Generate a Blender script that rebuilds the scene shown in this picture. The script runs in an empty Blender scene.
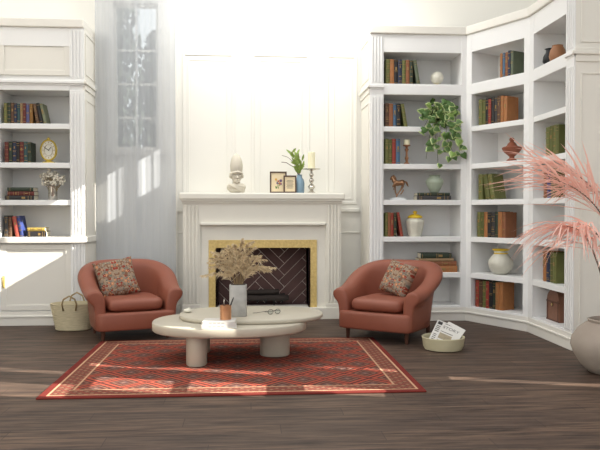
import bpy, bmesh, math, random
from mathutils import Vector, Matrix, Euler, noise
random.seed(7)
PI = math.pi; R = math.radians
C = bpy.context.scene.collection
V = Vector

# ------------------------------------------------------------------ camera
F_PX = 700.0; YAW = math.atan(52/F_PX); PITCH = math.atan(13/F_PX); EYE = 1.3
cd = bpy.data.cameras.new('camera'); cam = bpy.data.objects.new('camera', cd); C.objects.link(cam)
cd.sensor_width = 36; cd.lens = 36*F_PX/600; cam.location = (0, 0, EYE)
cam.rotation_euler = (PI/2-PITCH, 0, -YAW); cd.clip_end = 200
bpy.context.scene.camera = cam

def xat(px, Y):
    """world X at depth Y seen at picture column px"""
    return Y*math.tan(math.atan((px-300)/F_PX)+YAW)

# ------------------------------------------------------------------ node helper
class E:
    """tiny expression wrapper over math nodes"""
    def __init__(s, nt, sock): s.nt = nt; s.s = sock
    def _op(s, op, *a):
        n = s.nt.nodes.new('ShaderNodeMath'); n.operation = op
        for i, q in enumerate((s,)+a):
            if isinstance(q, E): s.nt.links.new(q.s, n.inputs[i])
            else: n.inputs[i].default_value = q
        return E(s.nt, n.outputs[0])
    def __add__(s, o): return s._op('ADD', o)
    def __sub__(s, o): return s._op('SUBTRACT', o)
    def __mul__(s, o): return s._op('MULTIPLY', o)
    def __truediv__(s, o): return s._op('DIVIDE', o)
    def __lt__(s, o): return s._op('LESS_THAN', o)
    def __gt__(s, o): return s._op('GREATER_THAN', o)
    def abs(s): return s._op('ABSOLUTE')
    def frac(s): return s._op('FRACT')
    def floor(s): return s._op('FLOOR')
    def min(s, o): return s._op('MINIMUM', o)
    def max(s, o): return s._op('MAXIMUM', o)
    def snap(s, o): return s._op('SNAP', o)
def mixc(nt, f, a, b):
    n = nt.nodes.new('ShaderNodeMix'); n.data_type = 'RGBA'
    for key, q in ((0, f), (6, a), (7, b)):
        if isinstance(q, E): nt.links.new(q.s, n.inputs[key])
        elif hasattr(q, 'is_output'): nt.links.new(q, n.inputs[key])
        elif isinstance(q, (int, float)): n.inputs[key].default_value = q
        else: n.inputs[key].default_value = (*q, 1)
    return n.outputs[2]
def coords(nt, kind='Object'):
    t = nt.nodes.new('ShaderNodeTexCoord'); s = nt.nodes.new('ShaderNodeSeparateXYZ')
    nt.links.new(t.outputs[kind], s.inputs[0])
    return t.outputs[kind], E(nt, s.outputs[0]), E(nt, s.outputs[1]), E(nt, s.outputs[2])
def scaled(nt, vec, s):
    m = nt.nodes.new('ShaderNodeMapping'); nt.links.new(vec, m.inputs[0]); m.inputs['Scale'].default_value = s
    return m.outputs[0]
def noise_n(nt, vec, scale, detail=3, rough=.5):
    n = nt.nodes.new('ShaderNodeTexNoise'); nt.links.new(vec, n.inputs['Vector'])
    n.inputs['Scale'].default_value = scale; n.inputs['Detail'].default_value = detail
    n.inputs['Roughness'].default_value = rough
    return E(nt, n.outputs['Fac'])
def srgb(r, g, b):
    f = lambda c: (c/255/12.92) if c/255 <= .04045 else ((c/255+.055)/1.055)**2.4
    return (f(r), f(g), f(b))
def base_mat(name, rough=.6, metal=0, spec=.4):
    m = bpy.data.materials.new(name); m.use_nodes = True; nt = m.node_tree
    b = nt.nodes['Principled BSDF']; b.inputs['Roughness'].default_value = rough
    b.inputs['Metallic'].default_value = metal; b.inputs['Specular IOR Level'].default_value = spec
    return m, nt, b
def mat(name, col, rough=.6, metal=0, var=.06, scale=12, stretch=(1,1,1), bump=0, spec=.4, col2=None):
    """plain material with a soft noise variation"""
    m, nt, b = base_mat(name, rough, metal, spec)
    vec = coords(nt)[0]; n = noise_n(nt, scaled(nt, vec, stretch), scale, 4)
    c2 = col2 or tuple(max(0, c*(1-var*3)) for c in col)
    c1 = col if col2 else tuple(min(1, c*(1+var)) for c in col)
    nt.links.new(mixc(nt, n, c1, c2), b.inputs['Base Color'])
    m.diffuse_color = (*col, 1)
    if bump:
        bp = nt.nodes.new('ShaderNodeBump'); bp.inputs['Strength'].default_value = bump
        bp.inputs['Distance'].default_value = .01
        nt.links.new(n.s, bp.inputs['Height']); nt.links.new(bp.outputs[0], b.inputs['Normal'])
    return m

WHITE = mat('white_paint', srgb(228,225,216), .45, var=.015, scale=3)
WALLP = mat('wall_paint', srgb(232,230,222), .6, var=.012, scale=2)
SHELFM = mat('shelf_paint', srgb(233,233,231), .5, var=.012, scale=3)
MANTELM = mat('mantel_paint', srgb(226,223,212), .5, var=.02, scale=4)
GOLD = mat('polished_gold', srgb(222,196,92), .35, .6, scale=20)
BRASS = mat('pale_brass', srgb(225,205,130), .3, .7, scale=20)
PAGES = mat('page_block', srgb(236,228,205), .8, scale=4, stretch=(1,1,90))
GILT = mat('gilt_lettering', srgb(150,122,76), .45, .3, scale=40)
LEATHER = mat('terracotta_leather', srgb(138,80,62), .48, var=.05, scale=5, spec=.35)
LEATHERD = mat('terracotta_piping', srgb(142,76,61), .5, var=.05, scale=5)
WOODD = mat('walnut_leg', srgb(84,54,42), .4, scale=6, stretch=(6,6,1))
STONE = mat('cream_plaster', srgb(184,177,160), .42, var=.03, scale=5, bump=.05)
CONC = mat('grey_concrete', srgb(196,195,190), .8, scale=16, bump=.3, col2=srgb(140,139,136))
CLAY = mat('weathered_clay', srgb(163,152,140), .8, var=.1, scale=4, bump=.3)
SOIL = mat('dark_soil', srgb(60,48,40), .9, scale=30, bump=.5)
PLASTER = mat('aged_plaster', srgb(214,207,190), .7, var=.05, scale=14, bump=.3)
BRONZE = mat('polished_bronze', srgb(172,132,100), .28, .9, var=.1, scale=16)
COPPER = mat('brushed_copper', srgb(205,150,110), .35, .6, scale=4, stretch=(1,1,40))
SILVER = mat('polished_silver', srgb(205,200,190), .18, .9, scale=10)
WAX = mat('ivory_wax', srgb(246,240,205), .5, var=.01)
CELADON = mat('celadon_glaze', srgb(172,184,164), .3, var=.08, scale=20)
PORCEL = mat('pearl_glaze', srgb(214,211,196), .3, var=.07, scale=14)
YELLOW = mat('yellow_glaze', srgb(240,205,50), .35, scale=12)
TERRAW = mat('carved_redwood', srgb(150,88,64), .5, var=.1, scale=10)
TURNED = mat('turned_wood', srgb(160,112,76), .5, var=.1, scale=10)
FRAMEM = mat('dark_frame_wood', srgb(88,68,58), .5, scale=10)
MATB = mat('parchment_mat', srgb(232,214,178), .8, var=.03, scale=6)
BLUEG = mat('blue_glaze', srgb(134,162,180), .25, var=.08, scale=9)
GLASSY = mat('white_glaze', srgb(225,228,228), .2, var=.03)
BLACK = mat('black_metal', srgb(22,22,24), .4, .2)
MARBLE = mat('yellow_marble', srgb(232,208,140), .4, scale=38, col2=srgb(176,146,82))
SHEET = mat('white_paper', srgb(206,204,198), .8, var=.02)
INK = mat('grey_ink', srgb(110,108,104), .8)
INKD = mat('dark_ink', srgb(60,58,56), .8)
PHOTO = mat('printed_picture', srgb(170,158,132), .8, var=.2, scale=20)
STRAW = mat('woven_straw', srgb(216,204,170), .8, var=.12, scale=16, stretch=(1,1,6), bump=.5)
STRAWD = mat('woven_straw_seam', srgb(168,146,104), .8, var=.1, scale=20)
TUB = mat('cream_ceramic_tub', srgb(196,188,156), .45, var=.05, scale=10)
PAMPAS = mat('dried_pampas', srgb(214,194,158), .9, var=.1, scale=30)
STALK = mat('dried_stalk', srgb(150,128,92), .8, var=.1, scale=30)
PINK = mat('pink_leaflet', srgb(250,216,204), .7, var=.05, scale=6)
_nt = PINK.node_tree; _tr = _nt.nodes.new('ShaderNodeBsdfTranslucent'); _tr.inputs[0].default_value = (*srgb(252,196,180), 1); _mx = _nt.nodes.new('ShaderNodeMixShader'); _mx.inputs[0].default_value = .4
_nt.links.new(_nt.nodes['Principled BSDF'].outputs[0], _mx.inputs[1]); _nt.links.new(_tr.outputs[0], _mx.inputs[2]); _nt.links.new(_mx.outputs[0], _nt.nodes['Material Output'].inputs[0])
PSTEM = mat('brown_frond_stem', srgb(110,92,78), .7, scale=20)
LEAFG = mat('ivy_green', srgb(72,104,46), .5, var=.12, scale=30)
LEAFM = mat('ivy_mid_green', srgb(128,158,78), .5, var=.1, scale=30)
LEAFP = mat('ivy_pale_margin', srgb(178,194,132), .5, var=.08, scale=30)
LEAFO = mat('olive_leaf_green', srgb(154,178,92), .6, var=.1, scale=20)
VINE = mat('vine_stem', srgb(90,96,60), .7)
TWIG = mat('twig', srgb(90,72,60), .7)
FLOWER = mat('cream_petal', srgb(236,230,214), .8, var=.04)
CHEST = mat('embossed_brown_leather', srgb(134,94,74), .5, var=.12, scale=18, bump=.3)
LOG = mat('charred_log', srgb(58,50,46), .9, var=.2, scale=12, bump=.6)
BRICK = mat('dark_firebrick', srgb(92,66,62), .75, var=.12, scale=9)
MORTAR = mat('pale_mortar', srgb(226,214,200), .85, var=.05)
SIDEBR = mat('dark_firebox_lining', srgb(80,54,56), .8, var=.08)
GREENT = mat('garden_foliage', srgb(58,68,54), .8, var=.2, scale=4)
BARK = mat('garden_bark', srgb(90,80,70), .9)
TERRACE = mat('terrace_paving', srgb(200,198,190), .8)
STEEL = mat('wall_render', srgb(225,222,214), .8, var=.02)
REDP = mat('red_petal', srgb(190,70,60), .8); PURP = mat('purple_petal', srgb(110,80,130), .8)
YELP = mat('yellow_petal', srgb(220,170,70), .8); GRNP = mat('green_print', srgb(110,140,80), .8)

# glass
def glass_mat():
    m = bpy.data.materials.new('clear_glass'); m.use_nodes = True; nt = m.node_tree; nt.nodes.clear()
    o = nt.nodes.new('ShaderNodeOutputMaterial'); mx = nt.nodes.new('ShaderNodeMixShader')
    t = nt.nodes.new('ShaderNodeBsdfTransparent'); g = nt.nodes.new('ShaderNodeBsdfGlossy')
    t.inputs[0].default_value = (.9,.93,.93,1); g.inputs['Roughness'].default_value = .05
    fr = nt.nodes.new('ShaderNodeFresnel'); fr.inputs[0].default_value = 1.45
    nt.links.new(fr.outputs[0], mx.inputs[0]); nt.links.new(t.outputs[0], mx.inputs[1]); nt.links.new(g.outputs[0], mx.inputs[2])
    nt.links.new(mx.outputs[0], o.inputs[0]); return m
GLASS = glass_mat()
def sheer_mat():
    m = bpy.data.materials.new('sheer_linen'); m.use_nodes = True; nt = m.node_tree; nt.nodes.clear()
    o = nt.nodes.new('ShaderNodeOutputMaterial'); mx = nt.nodes.new('ShaderNodeMixShader'); mx2 = nt.nodes.new('ShaderNodeMixShader')
    t = nt.nodes.new('ShaderNodeBsdfTransparent'); d = nt.nodes.new('ShaderNodeBsdfDiffuse'); l = nt.nodes.new('ShaderNodeBsdfTranslucent')
    vec, x, y, z = coords(nt)
    n = noise_n(nt, scaled(nt, vec, (160, 30, 1.2)), 1.0, 3)
    col = mixc(nt, n, srgb(218,221,225), srgb(188,193,199))
    nt.links.new(col, d.inputs[0]); nt.links.new(col, l.inputs[0])
    mx2.inputs[0].default_value = .3
    nt.links.new(d.outputs[0], mx2.inputs[1]); nt.links.new(l.outputs[0], mx2.inputs[2])
    f = n*.3+.5
    nt.links.new(f.s, mx.inputs[0]); nt.links.new(t.outputs[0], mx.inputs[1]); nt.links.new(mx2.outputs[0], mx.inputs[2])
    nt.links.new(mx.outputs[0], o.inputs[0]); return m
SHEER = sheer_mat()

def floor_mat():
    m, nt, b = base_mat('dark_oak_planks', .5, spec=.22)
    vec, x, y, z = coords(nt)
    row = (y/.17).floor()
    off = row*.37
    plank = ((x/1.6)+off).floor()
    t = nt.nodes.new('ShaderNodeTexWhiteNoise'); t.noise_dimensions = '2D'
    cx = nt.nodes.new('ShaderNodeCombineXYZ'); nt.links.new(row.s, cx.inputs[0]); nt.links.new(plank.s, cx.inputs[1])
    nt.links.new(cx.outputs[0], t.inputs['Vector'])
    w = E(nt, t.outputs['Value'])
    n1 = noise_n(nt, scaled(nt, vec, (.8, 9, 1)), 1.5, 6, .7)
    n2 = noise_n(nt, scaled(nt, vec, (1.2, 20, 1)), 2, 4, .65)
    f = (n1-.5)*3.2+(n2-.5)*2.4+.45
    f = f.max(0.0).min(1.0)
    c = mixc(nt, f, srgb(104,84,70), srgb(42,33,29))
    c = mixc(nt, w*.45, c, srgb(66,54,48))
    gap = ((y/.17).frac() < .03).max((((x/1.6)+off).frac() < .003))
    c = mixc(nt, gap*.7, c, srgb(40,32,29))
    nt.links.new(c, b.inputs['Base Color'])
    r = n2*.25+.42; nt.links.new(r.s, b.inputs['Roughness'])
    return m
def rug_mat(hx, hy):
    m, nt, b = base_mat('kilim_wool', .95, spec=.1)
    vec, x0, y0, z = coords(nt)
    x = x0.snap(.008); y = y0.snap(.008)
    d = (x.abs()*-1+hx).min(y.abs()*-1+hy)
    def lattice(P, Q):
        a = (x/P+y/Q).frac(); c = (x/P-y/Q).frac()
        return a, c
    a, c = lattice(.34, .34)
    da = (a-.5).abs(); dc = (c-.5).abs()
    edge = da.max(dc)            # .5 at lattice lines
    cen = da.max(dc)             # 0 at centre of diamonds
    n = noise_n(nt, vec, 60, 3); nb = noise_n(nt, scaled(nt, vec, (1, 1, 1)), 14, 2)
    col = mixc(nt, (cen > .13), srgb(100,82,78), srgb(78,40,36))
    col = mixc(nt, (cen > .22)*(cen < .27), col, srgb(150,108,90))
    col = mixc(nt, (cen > .27)*(cen < .37), col, srgb(74,46,42))
    col = mixc(nt, (cen > .37), col, srgb(176,80,60))
    col = mixc(nt, (cen > .455), col, srgb(70,32,32))
    col = mixc(nt, (cen < .05), col, srgb(150,112,96))
    # secondary small diamonds
    a2, c2 = lattice(.09, .09)
    e2 = (a2-.5).abs().max((c2-.5).abs())
    col = mixc(nt, (e2 < .16)*.2, col, srgb(166,112,96))
    col = mixc(nt, .2, col, srgb(84,54,48))
    # inner border band with small lozenges
    a3, c3 = lattice(.085, .085)
    e3 = (a3-.5).abs().max((c3-.5).abs())
    band = mixc(nt, (e3 < .22), srgb(92,62,54), srgb(146,108,84))
    band = mixc(nt, (e3 > .4), band, srgb(134,68,56))
    col = mixc(nt, (d < .208), col, srgb(188,148,118))
    col = mixc(nt, (d < .195), col, band)
    col = mixc(nt, (d < .065), col, srgb(196,156,124))
    col = mixc(nt, (d < .050), col, srgb(112,38,34))
    col = mixc(nt, n*.35, col, srgb(104,72,62))
    nt.links.new(col, b.inputs['Base Color'])
    return m
def floral_mat():
    m, nt, b = base_mat('floral_tapestry', .9, spec=.15)
    vec, x, y, z = coords(nt)
    ax = x.abs()
    cb = nt.nodes.new('ShaderNodeCombineXYZ'); nt.links.new(ax.s, cb.inputs[0]); nt.links.new(z.s, cb.inputs[1])
    v1 = nt.nodes.new('ShaderNodeTexVoronoi'); nt.links.new(cb.outputs[0], v1.inputs['Vector']); v1.inputs['Scale'].default_value = 27
    v2 = nt.nodes.new('ShaderNodeTexVoronoi'); nt.links.new(cb.outputs[0], v2.inputs['Vector']); v2.inputs['Scale'].default_value = 48
    d1 = E(nt, v1.outputs['Distance']); d2 = E(nt, v2.outputs['Distance'])
    s1 = nt.nodes.new('ShaderNodeSeparateColor'); nt.links.new(v1.outputs['Color'], s1.inputs[0])
    s2 = nt.nodes.new('ShaderNodeSeparateColor'); nt.links.new(v2.outputs['Color'], s2.inputs[0])
    k1 = E(nt, s1.outputs[0]); k2 = E(nt, s2.outputs[1])
    c = mixc(nt, k2, srgb(158,136,112), srgb(124,116,108))
    c = mixc(nt, (d2 < .35)*(k2 > .65), c, srgb(98,104,92))
    c = mixc(nt, (d1 < .42)*(k1 > .25), c, srgb(140,56,44))
    c = mixc(nt, (d1 < .42)*(k1 > .72), c, srgb(190,128,90))
    c = mixc(nt, (d1 < .12), c, srgb(216,190,156))
    c = mixc(nt, (d2 > .66), c, srgb(120,88,70))
    nt.links.new(c, b.inputs['Base Color']); return m
FLORAL = floral_mat()

# ------------------------------------------------------------------ mesh helper
class MB:
    def __init__(s): s.v = []; s.f = []; s.mi = []; s.mats = []; s.m = 0
    def use(s, m):
        if m not in s.mats: s.mats.append(m)
        s.m = s.mats.index(m); return s
    def add(s, vs, fs, M=None):
        o = len(s.v)
        s.v += [tuple(M @ V(p)) if M is not None else tuple(p) for p in vs]
        for f in fs: s.f.append(tuple(i+o for i in f)); s.mi.append(s.m)
        return s
    def box(s, a, b, bev=0, M=None):
        x0,y0,z0 = [min(a[i],b[i]) for i in range(3)]; x1,y1,z1 = [max(a[i],b[i]) for i in range(3)]
        bev = min(bev, (x1-x0)/2.1, (y1-y0)/2.1, (z1-z0)/2.1)
        if bev <= 0:
            vs = [(x0,y0,z0),(x1,y0,z0),(x1,y1,z0),(x0,y1,z0),(x0,y0,z1),(x1,y0,z1),(x1,y1,z1),(x0,y1,z1)]
            return s.add(vs, [(0,3,2,1),(4,5,6,7),(0,1,5,4),(1,2,6,5),(2,3,7,6),(3,0,4,7)], M)
        # chamfered box
        bm = bmesh.new(); bmesh.ops.create_cube(bm, size=1)
        for v in bm.verts: v.co = V(((x0+x1)/2+v.co.x*(x1-x0), (y0+y1)/2+v.co.y*(y1-y0), (z0+z1)/2+v.co.z*(z1-z0)))
        bmesh.ops.bevel(bm, geom=bm.edges[:], offset=bev, segments=2, affect='EDGES', profile=.5)
        bm.verts.index_update(); s.add([v.co[:] for v in bm.verts], [[v.index for v in f.verts] for f in bm.faces], M); bm.free()
        return s
    def lathe(s, prof, n=24, M=None, cap=True, sx=1, sy=1):
        vs = []; fs = []
        for r, z in prof:
            for k in range(n): t = 2*PI*k/n; vs.append((r*math.cos(t)*sx, r*math.sin(t)*sy, z))
        for i in range(len(prof)-1):
            for k in range(n): k2 = (k+1)%n; fs.append((i*n+k, i*n+k2, (i+1)*n+k2, (i+1)*n+k))
        if cap:
            if prof[0][0] > 1e-5: fs.append(tuple(range(n))[::-1])
            if prof[-1][0] > 1e-5: fs.append(tuple((len(prof)-1)*n+k for k in range(n)))
        return s.add(vs, fs, M)
    def tube(s, pts, rad, n=6, M=None):
        pts = [V(p) for p in pts]; rs = rad if isinstance(rad, (list, tuple)) else [rad]*len(pts)
        vs = []; fs = []; up = V((0,0,1))
        for i, p in enumerate(pts):
            t = (pts[min(i+1, len(pts)-1)]-pts[max(i-1, 0)]).normalized()
            a = t.cross(up)
            if a.length < .05: a = t.cross(V((1,0,0)))
            a.normalize(); b = t.cross(a)
            for k in range(n):
                w = 2*PI*k/n; vs.append(tuple(p+rs[i]*(a*math.cos(w)+b*math.sin(w))))
        for i in range(len(pts)-1):
            for k in range(n): k2 = (k+1)%n; fs.append((i*n+k, i*n+k2, (i+1)*n+k2, (i+1)*n+k))
        fs.append(tuple(range(n))[::-1]); fs.append(tuple((len(pts)-1)*n+k for k in range(n)))
        return s.add(vs, fs, M)
    def ball(s, c, r, n=16, M=None):
        r = (r, r, r) if not isinstance(r, tuple) else r; vs = [(c[0],c[1],c[2]-r[2])]; fs = []; m = n//2
        for i in range(1, m):
            a = -PI/2+PI*i/m
            for k in range(n):
                t = 2*PI*k/n; vs.append((c[0]+r[0]*math.cos(a)*math.cos(t), c[1]+r[1]*math.cos(a)*math.sin(t), c[2]+r[2]*math.sin(a)))
        vs.append((c[0],c[1],c[2]+r[2])); L = len(vs)-1
        for k in range(n): fs.append((0, 1+(k+1)%n, 1+k)); fs.append((L, 1+(m-2)*n+k, 1+(m-2)*n+(k+1)%n))
        for i in range(m-2):
            for k in range(n): fs.append((1+i*n+k, 1+i*n+(k+1)%n, 1+(i+1)*n+(k+1)%n, 1+(i+1)*n+k))
        return s.add(vs, fs, M)
    def build(s, name, m=None, parent=None, smooth=False, loc=None, rz=0, sub=0):
        me = bpy.data.meshes.new(name); me.from_pydata(s.v, [], s.f)
        for q in (s.mats or [m]): me.materials.append(q)
        if s.mats: me.polygons.foreach_set('material_index', s.mi)
        if smooth:
            me.polygons.foreach_set('use_smooth', [True]*len(me.polygons))
            if smooth is not True: me.set_sharp_from_angle(angle=R(smooth))
        me.update()
        o = bpy.data.objects.new(name, me); C.objects.link(o)
        if parent: o.parent = parent
        if loc is not None: o.location = loc
        o.rotation_euler.z = rz
        if sub:
            md = o.modifiers.new('sub', 'SUBSURF'); md.levels = md.render_levels = sub
        return o
def tag(o, label=None, cat=None, group=None, kind=None):
    if label: o['label'] = label
    if cat: o['category'] = cat
    if group: o['group'] = group
    if kind: o['kind'] = kind
    return o
def empty(name, loc, rz=0):
    o = bpy.data.objects.new(name, None); o.empty_display_size = .1; C.objects.link(o)
    o.location = loc; o.rotation_euler.z = rz; return o
def copy_tree(o, parent=None):
    c = o.copy(); C.objects.link(c)
    if parent: c.parent = parent
    for ch in [q for q in C.objects if q.parent == o]: copy_tree(ch, c)
    return c
def struct(o): o['kind'] = 'structure'; return o

# ------------------------------------------------------------------ room shell
WY = 8.9            # face of the fireplace wall
b = MB().box((-4.6,-2.5,-.12), (4.6,9.3,0)); struct(b.build('floor', floor_mat()))
def wall_with_holes(name, a0, a1, z0, z1, holes, place, m):
    """wall in plane coordinates (a, z) split round rectangular holes; place maps (a,z,t)->xyz"""
    A = sorted(set([a0, a1]+[q for h in holes for q in h[:2]])); Zs = sorted(set([z0, z1]+[q for h in holes for q in h[2:]]))
    b = MB()
    for i in range(len(A)-1):
        run = None
        for j in range(len(Zs)-1):
            ca, cz = (A[i]+A[i+1])/2, (Zs[j]+Zs[j+1])/2
            solid = not any(h[0] < ca < h[1] and h[2] < cz < h[3] for h in holes)
            if solid:
                if run is None: run = Zs[j]
                top = Zs[j+1]
            if run is not None and (not solid or j == len(Zs)-2):
                b.box(place(A[i], run, 0), place(A[i+1], top if solid else Zs[j], 1)); run = None
    return struct(b.build(name, m))
WINX0, WINX1, WINZ0, WINZ1 = -1.67, -1.115, 2.08, 3.90
FBX0, FBX1, FBZ0, FBZ1 = -.371, .736, .154, .866
wall_with_holes('wall_back', -4.2, 4.1, 0, 4.6, [(WINX0, WINX1, WINZ0, WINZ1), (FBX0-.02, FBX1+.02, 0, FBZ1+.05)],
                lambda a, z, t: (a, WY+t*.14, z), WALLP)
b = MB().box((-4.2,2.5,0), (-4.06,8.9,4.6)); struct(b.build('wall_left', STEEL))
# unseen right wall, its height and slots shaped to throw the sun patches
SX, SY, SZ = -1.0, .3, -.58
W = 3.9
def opening(x0, x1, Yt, zA, zB, xref):
    """opening in the right wall whose sun patch falls on plane Y=Yt from x0 to x1, between zA and zB at x=xref"""
    return (Yt-SY*(W-x0), Yt-SY*(W-x1), zA-SZ*(W-xref), zB-SZ*(W-xref))
holes = [opening(-2.9, -1.86, 8.2, .93, 1.60, -1.9),
         opening(-1.745, -1.56, 8.68, 1.25, 1.84, -1.56),
         opening(-1.30, -1.015, 8.68, 1.66, 2.12, -1.015),
         (4.09, 4.20, 3.12, 3.55), (4.38, 4.50, 2.17, 3.06), (4.72, 4.82, 1.58, 2.02),
         (3.38, 3.75, 3.02, 3.60), (3.65, 4.03, 2.60, 2.96), (3.75, 4.08, 2.2, 2.54), (3.95, 4.12, 1.70, 2.05), (4.60, 4.71, .62, 1.36)]
wall_with_holes('wall_right_sun_mask', 1.9, 9.3, 0, 8.2, holes, lambda a, z, t: (W+t*.02, a, z), STEEL)

# wall panel mouldings
def moulding_frame(b, x0, x1, z0, z1, w=.035, t=.010, y=WY):
    b.box((x0, y-t, z0), (x0+w, y, z1), .005); b.box((x1-w, y-t, z0), (x1, y, z1), .005)
    b.box((x0+w, y-t, z1-w), (x1-w, y, z1), .005); b.box((x0+w, y-t, z0), (x1-w, y, z0+w), .005)
n = 0
for (x0, x1, ix0, ix1) in ((-.82,-.165,-.75,-.25), (.045,.785,.14,.69), (.99,1.395,1.085,1.33)):
    b = MB(); moulding_frame(b, x0, x1, 1.40, 3.30); moulding_frame(b, ix0, ix1, 1.46, 3.22, .02, .006)
    struct(b.build('trim_%d' % (n+1), WALLP)); n += 1
b = MB().box((-.88,WY-.03,1.30), (1.42,WY,1.345), .008); struct(b.build('trim_4', WALLP))
b = MB().box((-.88,WY-.012,1.03), (1.42,WY,1.05), .004); b.box((-.91,WY-.02,0),(-.88,WY,4.6),.005); struct(b.build('trim_5', WALLP))
b = MB().box((-1.87,WY-.025,0), (-.85,WY,.14), .006); b.box((1.15,WY-.025,0),(1.42,WY,.14),.006); struct(b.build('baseboard_back', WHITE))

# window with glazing bars
wn = empty('window_1', ((WINX0+WINX1)/2, WY+.07, WINZ0)); struct(wn)
b = MB(); hw = (WINX1-WINX0)/2; H = WINZ1-WINZ0
for s in (-1, 1): b.box((s*hw, -.03, 0), (s*(hw-.035), .03, H), .004)
b.box((-hw+.035,-.03,0), (hw-.035,.03,.04)); b.box((-hw+.035,-.03,H-.04), (hw-.035,.03,H)); b.build('window_frame', WHITE, wn)
b = MB(); b.box((-.012,-.018,.04), (.012,.018,H-.04))
for z in (.405, .825, 1.245):
    b.box((-hw+.035,-.016,z-.012), (-.012,.016,z+.012)); b.box((.012,-.016,z-.012), (hw-.035,.016,z+.012))
b.build('glazing_bar', WHITE, wn)
b = MB().box((-hw+.035,-.003,.04), (hw-.035,.003,H-.04)); b.build('pane', GLASS, wn)
b = MB()
for s in (-1, 1): b.box((s*(hw+.07),-.1,-.07), (s*hw,-.07,H+.07), .004)
b.box((-hw,-.1,H), (hw,-.07,H+.07), .004); b.box((-hw-.09,-.12,-.07), (hw+.09,-.07,-.0), .006)
b.build('window_casing', WHITE, wn)

# sheer curtains
def curtain(x0, x1, y, seed, label):
    b = MB(); nx = 150; nz = 24; rng = random.Random(seed); ph = [rng.uniform(0, 6) for _ in range(6)]
    vs = []; fs = []
    for j in range(nz+1):
        z = .02+(4.2-.02)*j/nz
        for i in range(nx+1):
            u = i/nx; x = x0+(x1-x0)*u
            d = .005*math.sin(u*(x1-x0)*31+ph[0]+.25*math.sin(z*1.3+ph[1]))+.0012*math.sin(u*(x1-x0)*90+ph[2]+.5*z)+.006*math.sin(z*.8+ph[3]+u*3)
            vs.append((x, y+d, z))
    for j in range(nz):
        for i in range(nx): q = j*(nx+1)+i; fs.append((q, q+1, q+nx+2, q+nx+1))
    b.add(vs, fs); o = b.build('sheer_curtain', SHEER, None, True)
    return tag(o, label, 'curtain', 'sheer curtains over the window')
curtain(-1.845, -1.33, 8.68, 1, 'left sheer pale grey curtain panel hanging beside the left bookcase')
curtain(-1.35, -.885, 8.70, 5, 'right sheer pale grey curtain panel hanging beside the fireplace wall')

# garden beyond the window
b = MB().box((-9,8.9,-.5), (4,30,-.4)); tag(b.build('garden_terrace', TERRACE), 'pale paved ground outside the window', 'ground', kind='structure')
def garden_tree(x, y, h, w, seed, label):
    rng = random.Random(seed); t = empty('garden_tree', (x, y, -.4))
    MB().tube([(0,0,0), (.05,0,h*.4), (-.05,0,h*.8)], [.12,.08,.03], 7).build('trunk', BARK, t)
    b = MB(); vs = []; fs = []
    for i in range(2800):
        a = rng.uniform(0, 2*PI); q = rng.uniform(.2, 1); z = h*(.25+.75*rng.random()); r = w*q*math.sin(min(1, (z/h-.2)/.85)*PI)**.6
        p = V((r*math.cos(a), r*math.sin(a), z)); s = rng.uniform(.06,.13)
        e = Euler((rng.uniform(0,3), rng.uniform(0,3), rng.uniform(0,3))).to_matrix()
        o = len(vs); vs += [tuple(p+e@V(k)*s) for k in ((-1,0,0),(0,-.5,0),(1,0,0),(0,.5,.1))]; fs.append((o,o+1,o+2,o+3))
    b.add(vs, fs); b.build('foliage', GREENT, t)
    return tag(t, label, 'tree', 'trees in the garden behind the window')
garden_tree(-2.25, 11.9, 5.9, .5, 1, 'tall grey green tree outside, seen through the left window panes')
garden_tree(-1.75, 13.9, 5.2, .42, 2, 'slim grey green tree outside, seen through the right window panes')

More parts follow.
